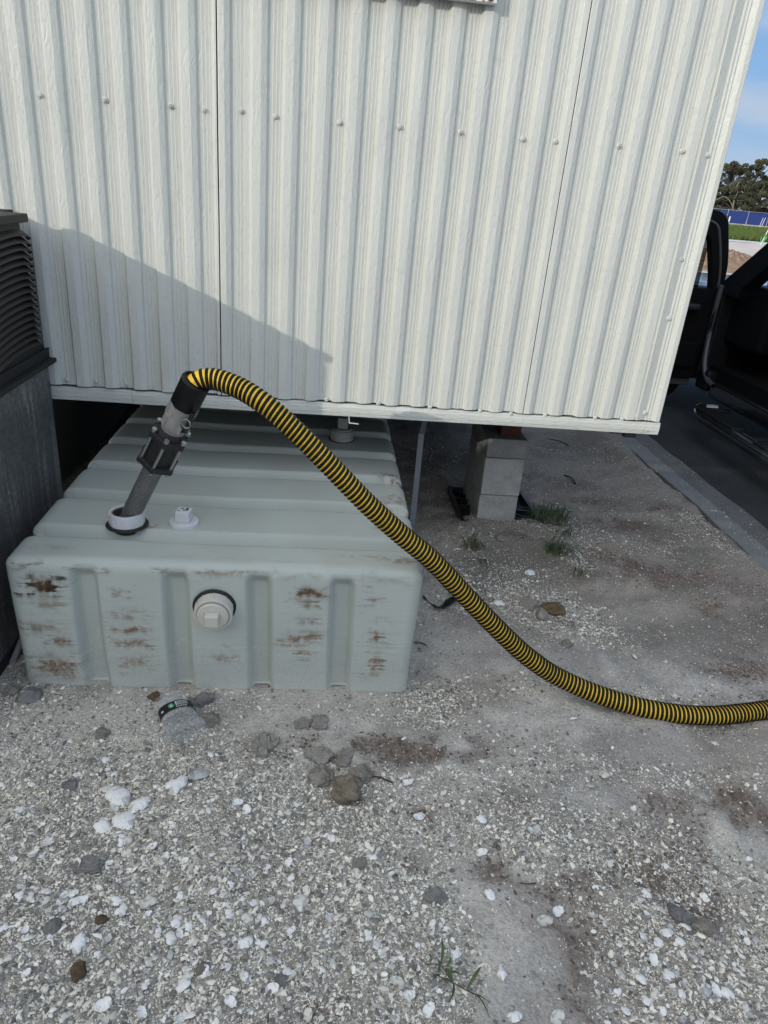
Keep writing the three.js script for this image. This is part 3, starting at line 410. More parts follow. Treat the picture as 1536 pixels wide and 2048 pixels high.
// ------------------------------------------------------------------ yellow and black suction hose
{
  const t = thing('suction_hose', 'ribbed yellow and black suction hose running from the pipe across the ground', 'hose', V(0, 0, 0));
  const local = (r, y, ang = 0) => V(Math.cos(ang) * r, y, Math.sin(ang) * r);
  // fittings, in the frame of the pipe
  const fit = new THREE.Group(); fit.position.copy(PA).addScaledVector(PAX, 0.066); fit.quaternion.copy(PQ); fit.updateMatrixWorld(true);
  const place = (gs) => gs.map((g) => { const r = plain(g.clone()); r.applyMatrix4(fit.matrixWorld); return r; });
  const cast = std([0.42, 0.41, 0.39], 0.5, { metalness: 0.6, bumpMap: rep(blotch([0, 0, 0], [1, 1, 1], 161), 6, 6), bumpScale: 0.0012 });
  const nut = (r, h, n, y) => new THREE.CylinderGeometry(r, r, h, n).rotateY(0.2).translate(0, y, 0);
  part('cam_coupler', place([lathe([[0.027, 0.382], [0.0345, 0.382], [0.036, 0.388], [0.034, 0.394], [0.0375, 0.398], [0.040, 0.408], [0.040, 0.440], [0.037, 0.448], [0.0375, 0.452]], 40), nut(0.0425, 0.030, 8, 0.467), lathe([[0.0, 0.483], [0.030, 0.483], [0.036, 0.4815]], 24),
    ...[0, 1, 2, 3].flatMap((k) => { const a = k * Math.PI / 2 + 0.62; return [-1, 1].map((s) => box(0.018, 0.026, 0.005, 0.044, 0.424, s * 0.013, 0.0015).rotateY(a)).slice(0, k % 2 ? 2 : 0).concat(k % 2 ? [] : [box(0.006, 0.036, 0.022, 0.0395, 0.424, 0, 0.002).rotateY(a)]); })]), cast, t, 'grey cast metal cam lock coupler');
  for (const k of [0, 1]) {
    const a = k * Math.PI + 0.62 + Math.PI / 2;
    part('cam_lever', place([tube([local(0.046, 0.424, 0), local(0.055, 0.438, 0), local(0.054, 0.47, 0), local(0.05, 0.500, 0)], 0.0058, 14, 8).scale(1, 1, 1.5).rotateY(a), new THREE.CylinderGeometry(0.006, 0.006, 0.028, 10).rotateX(Math.PI / 2).translate(0.046, 0.424, 0).rotateY(a)]), black, t);
    part('pull_ring', place([new THREE.TorusGeometry(0.0135, 0.0013, 8, 30).rotateY(0.5).translate(0.057, 0.470 - 0.008, 0.010).rotateY(a), new THREE.TorusGeometry(0.0130, 0.0012, 8, 30).rotateY(0.8).translate(0.057, 0.472 - 0.008, 0.011).rotateY(a)]), steel, t);
  }
  part('cuff', place([new THREE.CylinderGeometry(0.0432, 0.0425, 0.086, 8, 1).rotateY(0.25).translate(0, 0.528, 0), lathe([[0.033, 0.475], [0.036, 0.478], [0.038, 0.487]], 24), lathe([[0.0425, 0.570], [0.040, 0.574], [0.0335, 0.574], [0.0330, 0.55]], 40)]), cableBlack, t);
  const hoseYellow = phys([0.95, 0.60, 0.02], 0.42, { map: blotch([0.66, 0.64, 0.62], [1, 1, 1], 621) }), hoseBlack = phys([1, 1, 1], 0.5, { map: blotch([0.004, 0.004, 0.004], [0.014, 0.0135, 0.0125], 631), specularIntensity: 0.35 });
  // centre line
  const mouth = PA.clone().addScaledVector(PAX, 0.625);
  const pts = [PA.clone().addScaledVector(PAX, 0.575), mouth, V(-0.338, 0.979, 0.922), V(-0.300, 0.985, 0.925), V(-0.235, 0.973, 0.945), V(-0.165, 0.944, 0.975), V(-0.056, 0.862, 1.000), V(0.050, 0.765, 1.018), V(0.144, 0.675, 1.026), V(0.245, 0.586, 1.026), V(0.350, 0.500, 1.024), V(0.480, 0.370, 1.026), V(0.617, 0.238, 1.032), V(0.710, 0.160, 1.038), V(0.806, 0.100, 1.046), V(0.96, 0.054, 1.085), V(1.14, 0.036, 1.132), V(1.30, 0.032, 1.142), V(1.42, 0.033, 1.128), V(1.62, 0.034, 1.09), V(1.9, 0.034, 1.05)];
  const curve = new THREE.CatmullRomCurve3(pts, false, 'centripetal'); curve.arcLengthDivisions = 1200;
  const L = curve.getLength(), PITCH = 0.0138, turns = L / PITCH, per = 22, M = Math.round(turns * per);
  const fr = (() => { const n = 900, P = curve.getSpacedPoints(n), T = P.map((p, i) => P[Math.min(n, i + 1)].clone().sub(P[Math.max(0, i - 1)]).normalize()), N = [V(0, 0, 1).addScaledVector(T[0], -T[0].z).normalize()]; for (let i = 1; i <= n; i++) N.push(N[i - 1].clone().addScaledVector(T[i], -N[i - 1].dot(T[i])).normalize()); return (s) => { const f = clamp(s) * n, i = Math.min(n - 1, Math.floor(f)), u = f - i, t2 = T[i].clone().lerp(T[i + 1], u).normalize(), nn = N[i].clone().lerp(N[i + 1], u).normalize(); return { p: P[i].clone().lerp(P[i + 1], u), t: t2, n: nn, b: V(0, 0, 0).crossVectors(t2, nn) }; }; })();
  { const rows = 620, seg = 30, p = [], uv = [], idx = []; for (let i = 0; i <= rows; i++) { const F = fr(i / rows); for (let j = 0; j < seg; j++) { const a = j / seg * 2 * Math.PI, q = F.p.clone().addScaledVector(F.n, Math.cos(a) * 0.0280).addScaledVector(F.b, Math.sin(a) * 0.0280); p.push(q.x, q.y, q.z); uv.push(i / rows * 9, j / seg); } }
    for (let i = 0; i < rows; i++) for (let j = 0; j < seg; j++) { const a = i * seg + j, b = i * seg + (j + 1) % seg; idx.push(a, b, a + seg, b, b + seg, a + seg); }
    const g = new THREE.BufferGeometry(); g.setAttribute('position', new THREE.Float32BufferAttribute(p, 3)); g.setIndex(idx); g.computeVertexNormals(); g.setAttribute('uv', new THREE.Float32BufferAttribute(uv, 2)); part('hose_wall', g, hoseYellow, t, 'yellow wall of the hose'); }
  { const K = 8, p = [], uv = [], idx = []; for (let i = 0; i <= M; i++) { const F = fr(i / M), a = i / per * 2 * Math.PI, rad = F.n.clone().multiplyScalar(Math.cos(a)).addScaledVector(F.b, Math.sin(a)); for (let j = 0; j < K; j++) { const c = j / K * 2 * Math.PI, cr = Math.cos(c), ca = Math.sin(c), q = F.p.clone().addScaledVector(rad, 0.0268 + cr * 0.0046).addScaledVector(F.t, ca * 0.0053); p.push(q.x, q.y, q.z); uv.push(i / M * 9 + 0.001 * j, (i / per) % 1); } }
    for (let i = 0; i < M; i++) for (let j = 0; j < K; j++) { const a = i * K + j, b = i * K + (j + 1) % K; idx.push(a, b, a + K, b, b + K, a + K); }
    const g = new THREE.BufferGeometry(); g.setAttribute('position', new THREE.Float32BufferAttribute(p, 3)); g.setIndex(idx); g.computeVertexNormals(); g.setAttribute('uv', new THREE.Float32BufferAttribute(uv, 2)); part('rib', g, hoseBlack, t, 'black spiral rib around the hose'); }
}

// ------------------------------------------------------------------ block pier under the trailer
{
  const cmu = (k0, k = k0 * 1.12) => std([1, 1, 1], 0.95, { map: rep(blotch([0.22 * k, 0.218 * k, 0.208 * k], [0.39 * k, 0.385 * k, 0.37 * k], 171), 2.2, 2.2), bumpMap: rep(blotch([0, 0, 0], [1, 1, 1], 173), 2.2, 2.2), bumpScale: 0.004 });
  const rough = (w, h, d, s) => { const g = new RoundedBoxGeometry(w, h, d, 4, 0.004), P = g.attributes.position, U = []; for (let i = 0; i < P.count; i++) { const x = P.getX(i), y = P.getY(i), z = P.getZ(i); P.setXYZ(i, x + (vnoise(y * 40 + s, z * 40, 175) - 0.5) * 0.003, y + (vnoise(x * 60 + s, z * 40, 176) - 0.5) * 0.002, z + (vnoise(x * 40 + s, y * 40, 177) - 0.5) * 0.003); const N = [Math.abs(g.attributes.normal.getX(i)), Math.abs(g.attributes.normal.getY(i)), Math.abs(g.attributes.normal.getZ(i))]; U.push(...(N[2] > 0.7 ? [x + s, y] : N[0] > 0.7 ? [z + s, y] : [x + s, z])); } g.setAttribute('uv', new THREE.Float32BufferAttribute(U, 2)); return g; };
  const B = (y, h, k, s, label, name = 'concrete_block', dx = 0) => tag(part(name, rough(0.193, h, 0.395, s).translate(0.892 + dx, y + h / 2, -0.478), cmu(k), scene), label, 'block');
  B(-0.017, 0.192, 1.0, 0.1, 'lowest grey concrete block of the pier, its foot in the soil'); B(0.178, 0.191, 1.08, 0.7, 'middle grey concrete block of the pier under the trailer', undefined, 0.001); B(0.3725, 0.094, 0.72, 1.3, 'thin dark grey cap block on top of the concrete pier', 'cap_block', 0.0015);
  tag(part('brick', rough(0.098, 0.055, 0.19, 2).translate(0.915, 0.4945, -0.43), std([1, 1, 1], 0.9, { map: rep(blotch([0.055, 0.02, 0.012], [0.12, 0.042, 0.022], 181), 3, 3) }), scene), 'red brick lying on the cap block under the trailer', 'brick');
  const c = [G(925, 1058), G(1090, 1076), G(1040, 1000), G(897, 988)], pad = thing('pier_pad', 'black ribbed plastic footing pad under the block pier', 'pad', V(0, 0.014, 0));
  const bar = (a, b, w = 0.012, h = 0.03) => { const d = b.clone().sub(a), g = new THREE.BoxGeometry(d.length() + w, h, w); g.rotateY(-Math.atan2(d.z, d.x)); return g.translate((a.x + b.x) / 2, 0.012, (a.z + b.z) / 2); };
  const sh = new THREE.Shape(c.map((q) => new THREE.Vector2(q.x, -q.z))), plate = new THREE.ExtrudeGeometry(sh, { depth: 0.012, bevelEnabled: false }).rotateX(-Math.PI / 2).translate(0, -0.012, 0);
  const plastic = std([0.012, 0.012, 0.013], 0.35), mid = c[0].clone().add(c[2]).multiplyScalar(0.5);
  part('plate', plate, std([0.016, 0.015, 0.015], 0.6), pad); part('rim', c.map((q, i) => bar(q, c[(i + 1) % 4], 0.014, 0.036)), plastic, pad);
  for (let i = 0; i < 4; i++) { part('rib', bar(mid, c[i], 0.010, 0.026), plastic, pad); part('rib', bar(mid, c[i].clone().lerp(c[(i + 1) % 4], 0.5), 0.009, 0.024), plastic, pad); part('rib', bar(mid, c[i].clone().lerp(c[(i + 1) % 4], 0.25), 0.008, 0.022), plastic, pad); }
  // galvanised strap
  const zinc = std([0.26, 0.28, 0.30], 0.55, { metalness: 0.6, map: rep(blotch([0.55, 0.56, 0.58], [1, 1, 1], 191), 3, 3) }), strap = thing('anchor_strap', 'galvanised steel anchor strap from trailer to ground beside the tank', 'strap', V(0, 0, 0));
  const a0 = G(824, 1054), a1 = on(843, 866, 'z', -0.33), a2 = on(850, 840, 'z', -0.36), ribbon = (a, b, w) => { const g = new THREE.BoxGeometry(w, a.distanceTo(b), 0.0022, 1, 8); const d = b.clone().sub(a).normalize(); g.applyQuaternion(new THREE.Quaternion().setFromUnitVectors(V(0, 1, 0), d)); return g.translate((a.x + b.x) / 2, (a.y + b.y) / 2, (a.z + b.z) / 2); };
  part('band', ribbon(a0.add(V(0, -0.04, 0)), a1, 0.027), zinc, strap); part('fold', ribbon(a1.clone().add(V(0.002, -0.004, 0.004)), a2, 0.027), zinc, strap);
}

// ------------------------------------------------------------------ driveway and kerb
{
  const strip = (a, b, y, z0, z1, wob, s, ya = y) => { const n = 260, p = [], uv = [], idx = []; for (let i = 0; i <= n; i++) { const z = lerp(z1, z0, i / n), wa = (fbm(z * 3, s, 4, 201) - 0.5) * wob[0], wb = (fbm(z * 3, s + 5, 4, 203) - 0.5) * wob[1]; for (const [x, yy] of [[a + wa, y - 0.15], [a + wa, ya - 0.004], [a + wa + 0.006, ya], [lerp(a, b, 0.5), (y + ya) / 2], [b + wb, y]]) { p.push(x, yy + terrain(x, z), z); uv.push(x, z); } } for (let i = 0; i < n; i++) for (let j = 0; j < 4; j++) { const k = i * 5 + j; idx.push(k, k + 1, k + 5, k + 1, k + 6, k + 5); } const g = new THREE.BufferGeometry(); g.setAttribute('position', new THREE.Float32BufferAttribute(p, 3)); g.setAttribute('uv', new THREE.Float32BufferAttribute(uv, 2)); g.setIndex(idx); return toCreasedNormals(g, 0.5); };
  const conc = std([1, 1, 1], 0.9, { map: rep(blotch([0.15, 0.155, 0.158], [0.27, 0.275, 0.275], 205), 1.2, 1.2) }), gutter = std([1, 1, 1], 0.9, { map: rep(blotch([0.10, 0.10, 0.10], [0.21, 0.21, 0.205], 207), 1.0, 1.0) });
  const tarmac = std([1, 1, 1], 0.85, { map: rep(blotch([0.020, 0.021, 0.023], [0.046, 0.047, 0.050], 209), 0.9, 0.9), bumpMap: rep(blotch([0, 0, 0], [1, 1, 1], 211), 2, 2), bumpScale: 0.004 });
  ground3('kerb', strip(2.135, 2.262, 0.012, -13, 5, [0.05, 0.0], 1, 0.02), conc);
  ground3('gutter', strip(2.258, 2.47, -0.004, -13, 5, [0, 0.0], 2, 0.004), gutter);
  ground3('driveway', strip(2.425, 9.2, 0.0, -13, 5, [0.05, 0], 3, 0.0), tarmac);
}

// ------------------------------------------------------------------ pickup truck with its door open
{
  const t = thing('pickup_truck', 'black pickup truck with its front door open on the driveway', 'truck', V(0, 0, 0));
  const paint = phys([0.012, 0.013, 0.016], 0.25, { clearcoat: 1, clearcoatRoughness: 0.06 }), inner = phys([0.005, 0.005, 0.006], 0.85, { specularIntensity: 0.35 }), trimB = phys([0.007, 0.008, 0.010], 0.5, { specularIntensity: 0.6 }), tyreM = std([0.011, 0.011, 0.011], 0.85), chrome = std([0.55, 0.56, 0.58], 0.16, { metalness: 1 }), glass = phys([0.13, 0.14, 0.14], 0.02, { transmission: 1, thickness: 0, ior: 1.5 }), silver = std([0.11, 0.12, 0.135], 0.35, { metalness: 0.3 });
  const X = 2.95, Z = -2.50;                                           // the hinge of the open door: the cab runs from here towards +z, the nose to -z
  const side = (pts, x, depth, bev = 0.01) => { const s = new THREE.Shape(pts.map(([z, y]) => new THREE.Vector2(-z, y))); return new THREE.ExtrudeGeometry(s, { depth, bevelEnabled: bev > 0, bevelSize: bev, bevelThickness: bev, bevelSegments: 3 }).rotateY(Math.PI / 2).translate(x, 0, 0); };   // outline in (z, y), extruded along +x
  // nose: fender with wheel arch, bonnet
  const arch = []; for (let i = 0; i <= 14; i++) { const a = Math.PI * i / 14; arch.push([-3.28 + Math.cos(a) * 0.46, 0.30 + Math.sin(a) * 0.46]); }
  part('fender', side([[Z + 0.02, 0.36], [Z + 0.02, 1.02], [-3.3, 0.98], [-4.0, 0.92], [-4.12, 0.80], [-4.12, 0.34], ...arch.slice().reverse()], X, 0.10, 0.02), paint, t);
  part('bonnet', [box(1.72, 0.08, 1.62, X + 0.93, 0.985, -3.28, 0.035), box(1.70, 0.6, 0.3, X + 0.93, 0.65, -3.98, 0.05)], paint, t);
  part('cab_floor', [box(1.75, 0.14, 3.6, X + 0.93, 0.40, -0.75), box(1.7, 0.6, 0.12, X + 0.93, 0.72, Z - 0.02)], inner, t);
  part('cab_wall', [box(0.08, 1.32, 3.6, X + 1.86, 1.03, -0.75), box(1.78, 1.3, 0.08, X + 0.93, 1.0, 1.0)], inner, t);
  part('roof', box(1.70, 0.07, 2.4, X + 0.93, 1.68, -0.35, 0.03), paint, t);
  part('dashboard', [box(1.66, 0.44, 0.50, X + 0.93, 0.86, -2.22, 0.04)], inner, t);
  part('seat', [box(1.5, 0.22, 0.55, X + 0.93, 0.62, -0.95, 0.06), box(1.5, 0.75, 0.18, X + 0.93, 0.98, -0.62, 0.06)], inner, t);
  part('windscreen', new THREE.PlaneGeometry(1.5, 0.68).rotateX(-0.98).translate(X + 0.95, 1.34, -2.02), glass, t);
  // pillar beside the windscreen, rising back from the scuttle
  const slab = (x, w) => side([[Z - 0.02, 1.00], [Z + 0.02, 1.075], [-1.62, 1.68], [-1.40, 1.70], [-1.50, 1.60], [-2.22, 1.07], [-2.26, 1.00]], x, w, 0.012);
  part('pillar', slab(X + 0.01, 0.10), trimB, t); part('pillar', slab(X + 1.74, 0.10), trimB, t); part('pillar', box(0.07, 1.25, 0.12, X + 0.06, 1.06, -1.02, 0.02), trimB, t); part('roof_rail', span(V(X + 0.08, 1.69, -1.52), V(X + 0.08, 1.69, 0.8), 0.035, 10), trimB, t);
  // door opening edge: painted pillar foot curving into the sill
  part('door_jamb', tube([V(X - 0.01, 1.06, Z + 0.03), V(X, 0.82, Z + 0.015), V(X, 0.62, Z + 0.03), V(X - 0.005, 0.46, Z + 0.08), V(X - 0.005, 0.375, Z + 0.17), V(X - 0.005, 0.35, Z + 0.28)], 0.022, 40, 8), silver, t);
  part('hinge_pillar', [box(0.16, 0.75, 0.08, X + 0.09, 0.70, Z + 0.02, 0.01), box(0.10, 0.16, 0.17, X + 0.03, 0.36, Z + 0.10, 0.03)], trimB, t);
  part('sill', [box(0.10, 0.12, 2.3, X + 0.045, 0.315, -1.12, 0.02)], paint, t);
  part('rear_door', [box(0.07, 0.70, 1.0, X + 0.03, 0.62, -0.52, 0.02)], paint, t);
  part('sill_cover', [box(0.03, 0.15, 0.30, X - 0.012, 0.335, -1.10, 0.01)], std([0.30, 0.31, 0.31], 0.6), t);
  // running board: chromed oval tube, black treads, brackets
  part('running_board', tube([V(X - 0.02, 0.215, -2.06), V(X - 0.12, 0.20, -2.09), V(X - 0.185, 0.195, -1.98), V(X - 0.20, 0.195, -1.75), V(X - 0.20, 0.195, -1.2), V(X - 0.20, 0.195, -0.6)], 0.047, 60, 18), phys([0.10, 0.105, 0.115], 0.2, { metalness: 0.8, clearcoat: 1, clearcoatRoughness: 0.05 }), t);
  for (const z of [-1.72, -0.95]) part('tread', box(0.085, 0.016, 0.52, X - 0.19, 0.240, z, 0.006), black, t);
  for (const z of [-1.98, -1.3]) part('bracket', box(0.22, 0.03, 0.05, X - 0.08, 0.225, z, 0.006), black, t);
  // front wheel
  const wheel = part('tyre', lathe([[0.20, -0.10], [0.30, -0.115], [0.338, -0.10], [0.352, -0.07], [0.352, 0.07], [0.338, 0.10], [0.30, 0.115], [0.20, 0.10]], 48).rotateZ(Math.PI / 2).translate(2.80 + 0.18, 0.345, -3.28), tyreM, t);
  part('rim', [lathe([[0.0, -0.06], [0.06, -0.065], [0.15, -0.03], [0.19, -0.09], [0.205, -0.10]], 32).rotateZ(Math.PI / 2).translate(2.80 + 0.18, 0.345, -3.28)], steel, t);
  // open door: outline in (distance from hinge, y), thick, with window opening; hinged at X, Z and swung out square to the side
  const door = new THREE.Group(); door.name = 'front_door'; door.position.set(X + 0.035, 0, Z - 0.075); door.rotation.y = -0.02; t.add(door);
  const D = new THREE.Shape(); D.moveTo(0, 0.42); D.quadraticCurveTo(0.0, 0.34, -0.10, 0.33); D.lineTo(-1.05, 0.33); D.lineTo(-1.08, 1.06); D.lineTo(-1.0, 1.40); D.quadraticCurveTo(-0.94, 1.55, -0.80, 1.552); D.lineTo(-0.22, 1.555); D.quadraticCurveTo(-0.095, 1.553, -0.070, 1.41); D.lineTo(-0.012, 1.20); D.lineTo(0, 1.06); D.lineTo(0, 0.42);
  const hole = new THREE.Path(); hole.moveTo(-0.075, 1.01); hole.lineTo(-0.098, 1.12); hole.lineTo(-0.160, 1.32); hole.quadraticCurveTo(-0.185, 1.405, -0.26, 1.41); hole.lineTo(-0.80, 1.41); hole.lineTo(-0.92, 1.01); hole.lineTo(-0.075, 1.01); D.holes.push(hole);
  const dm = (n, g, m, l) => part(n, g, m, door, l);
  dm('door_skin', new THREE.ExtrudeGeometry(D, { depth: 0.07, bevelEnabled: true, bevelSize: 0.008, bevelThickness: 0.008, bevelSegments: 2 }).translate(0, 0, -0.035), inner);
  dm('door_seal', tube([V(-0.50, 1.492, 0.042), V(-0.24, 1.490, 0.042), V(-0.160, 1.455, 0.042), V(-0.120, 1.37, 0.042), V(-0.052, 1.14, 0.042), V(-0.03, 0.95, 0.042)], 0.010, 50, 8), std([0.07, 0.075, 0.085], 0.35));
  dm('door_edge', tube([V(-0.50, 1.556, 0.025), V(-0.22, 1.555, 0.025), V(-0.115, 1.525, 0.025), V(-0.072, 1.42, 0.025), V(-0.014, 1.20, 0.025), V(-0.002, 1.06, 0.025)], 0.014, 50, 8), std([0.05, 0.055, 0.065], 0.3));
  dm('window', new THREE.PlaneGeometry(0.78, 0.42).translate(-0.56, 1.22, -0.005), glass);
  dm('armrest', [box(0.66, 0.05, 0.08, -0.48, 0.88, 0.065, 0.02), box(0.30, 0.10, 0.06, -0.55, 0.93, 0.055, 0.02)], std([0.018, 0.021, 0.026], 0.45));
  dm('door_pocket', box(0.80, 0.20, 0.06, -0.48, 0.52, 0.06, 0.02), inner); dm('handle', box(0.075, 0.020, 0.02, -0.36, 0.615, 0.085, 0.006).rotateZ(0.04), std([0.40, 0.41, 0.40], 0.4)); dm('pull_strip', box(0.40, 0.008, 0.012, -0.45, 0.80, 0.05, 0.003).rotateZ(0.05), std([0.16, 0.17, 0.18], 0.3, { metalness: 0.6 }));
  dm('door_foot', [box(0.98, 0.085, 0.06, -0.52, 0.385, 0.012, 0.015)], std([0.022, 0.028, 0.036], 0.3));
  dm('lower_trim', [box(0.90, 0.065, 0.03, -0.50, 0.295, -0.01, 0.01)], std([0.06, 0.065, 0.07], 0.5));
  dm('mirror', [box(0.17, 0.15, 0.09, -0.30, 1.10, -0.16, 0.03), box(0.05, 0.04, 0.12, -0.24, 1.06, -0.09, 0.01)], black);
  // papers on the dashboard
  const px = X + 0.17; tag(part('paper_pad', box(0.20, 0.045, 0.16, px + 0.10, 1.116, -2.12, 0.006).rotateY(0), std([0.42, 0.50, 0.40], 0.8), scene), 'pale green paper pad lying on the dashboard inside the truck', 'paper');
  tag(part('paper_folder', box(0.26, 0.012, 0.20, px + 0.08, 1.087, -2.12, 0.003), std([0.10, 0.16, 0.24], 0.6), scene), 'thin blue folder under the green pad on the truck dashboard', 'folder');
}

// ------------------------------------------------------------------ far side: road edge, grass, fence, mound, trees
const far = (px, py, d) => { const s = sight(px, py); return s.multiplyScalar(d / -s.z).add(EYE); };
{
  const band = (name, d0, d1, x0, x1, mat, lift, kind) => { const g = new THREE.PlaneGeometry(1, 1, 60, 8), P = g.attributes.position, U = []; for (let i = 0; i < P.count; i++) { const x = lerp(x0, x1, P.getX(i) + 0.5), z = EYE.z - lerp(d0, d1, P.getY(i) + 0.5) + (fbm(x * 0.4, P.getY(i) * 3, 2, 301) - 0.5) * 0.06 * (d1 - d0); P.setXYZ(i, x, terrain(x, z) + lift, z); U.push(x / 4, z / 4); } g.setAttribute('uv', new THREE.Float32BufferAttribute(U, 2)); g.computeVertexNormals(); return tag(part(name, g, mat, scene), null, null, null, kind); };
  const paleConc = std([1, 1, 1], 0.9, { map: blotch([0.55, 0.52, 0.48], [0.74, 0.71, 0.66], 303) });
  band('footpath', 20.2, 22.2, 2, 60, paleConc, 0.012, 'structure'); band('road_edge', 45.6, 48.2, 2, 90, paleConc, 0.02, 'structure');
  band('dirt_road', 24, 45.4, 2, 90, std([1, 1, 1], 0.95, { map: blotch([0.52, 0.43, 0.37], [0.76, 0.66, 0.58], 305) }), 0.016, 'structure');
  band('verge', 48.2, 80, 2, 120, std([1, 1, 1], 0.95, { map: blotch([0.035, 0.06, 0.012], [0.11, 0.15, 0.04], 307) }), 0.03, 'structure');
  band('sand_strip', 80, 100, 2, 140, std([1, 1, 1], 0.95, { map: blotch([0.50, 0.41, 0.33], [0.76, 0.66, 0.56], 309) }), 0.035, 'structure');
  // tufts over the verge
  seed = 411; const blade = new THREE.BufferGeometry(); { const p = []; for (let i = 0; i < 7; i++) { const a = i * 0.9, c = Math.cos(a), s = Math.sin(a); p.push(c * 0.05 - s * 0.02, 0, s * 0.05 + c * 0.02, c * 0.05 + s * 0.02, 0, s * 0.05 - c * 0.02, c * 0.22, 0.30 + 0.05 * (i % 3), s * 0.22); } blade.setAttribute('position', new THREE.Float32BufferAttribute(p, 3)); blade.computeVertexNormals(); }
  const n = 9000, im = new THREE.InstancedMesh(blade, std([1, 1, 1], 0.9), n), m = new THREE.Matrix4(), c = new THREE.Color(); im.name = 'grass';
  for (let i = 0; i < n; i++) { const d = rr(48.5, 79.5), x = rr(0.42, 0.66) * d, z = EYE.z - d; m.compose(V(x, terrain(x, z) + 0.02, z), new THREE.Quaternion().setFromAxisAngle(V(0, 1, 0), rnd() * 6), V(1, 1, 1).multiplyScalar(rr(0.5, 1.3))); im.setMatrixAt(i, m); c.setRGB(rr(0.06, 0.13), rr(0.10, 0.17), rr(0.018, 0.04)); im.setColorAt(i, c); }
  scene.add(tag(im, 'green grass growing on the far verge before the fence', 'grass', null, 'stuff'));
}
{ // soil mound
  const q = G(1478, 545), g = new THREE.CircleGeometry(1, 64, 0, Math.PI * 2), rings = 30, seg = 90, p = [], idx = [], col = []; void g;
  for (let i = 0; i <= rings; i++) for (let j = 0; j <= seg; j++) { const r = i / rings, a = j / seg * 2 * Math.PI, R = 1.75 * (0.9 + 0.2 * vnoise(Math.cos(a) * 2 + 5, Math.sin(a) * 2 + 5, 313)), x = Math.cos(a) * r * R, z = Math.sin(a) * r * R, y = 0.66 * Math.pow(Math.cos(r * Math.PI / 2), 1.3) * (0.8 + 0.4 * fbm(x * 1.6 + 9, z * 1.6, 3, 315)) + (fbm(x * 9, z * 9, 3, 317) - 0.5) * 0.30 * (1 - r) * Math.min(1, r * 4 + 0.3) - 0.03; p.push(x, y, z); const k = fbm(x * 6 + 2, z * 6, 4, 319), w = hash(i, j, 321) > 0.93 ? 2.4 : 0.8 + 0.4 * hash(i, j, 322); col.push(0.23 * (0.5 + k * 0.9) * w, 0.15 * (0.5 + k * 0.9) * w, 0.10 * (0.5 + k * 0.9) * w); }
  for (let i = 0; i < rings; i++) for (let j = 0; j < seg; j++) { const a = i * (seg + 1) + j; idx.push(a, a + 1, a + seg + 1, a + 1, a + seg + 2, a + seg + 1); }
  const b = new THREE.BufferGeometry(); b.setAttribute('position', new THREE.Float32BufferAttribute(p, 3)); b.setAttribute('color', new THREE.Float32BufferAttribute(col, 3)); b.setIndex(idx); b.computeVertexNormals();
  const mm = tag(part('soil_mound', b, std([1, 1, 1], 0.95, { vertexColors: true }), scene), 'low mound of brown soil beyond the truck', 'mound'); mm.position.set(q.x, 0, q.z - 1.2);
}
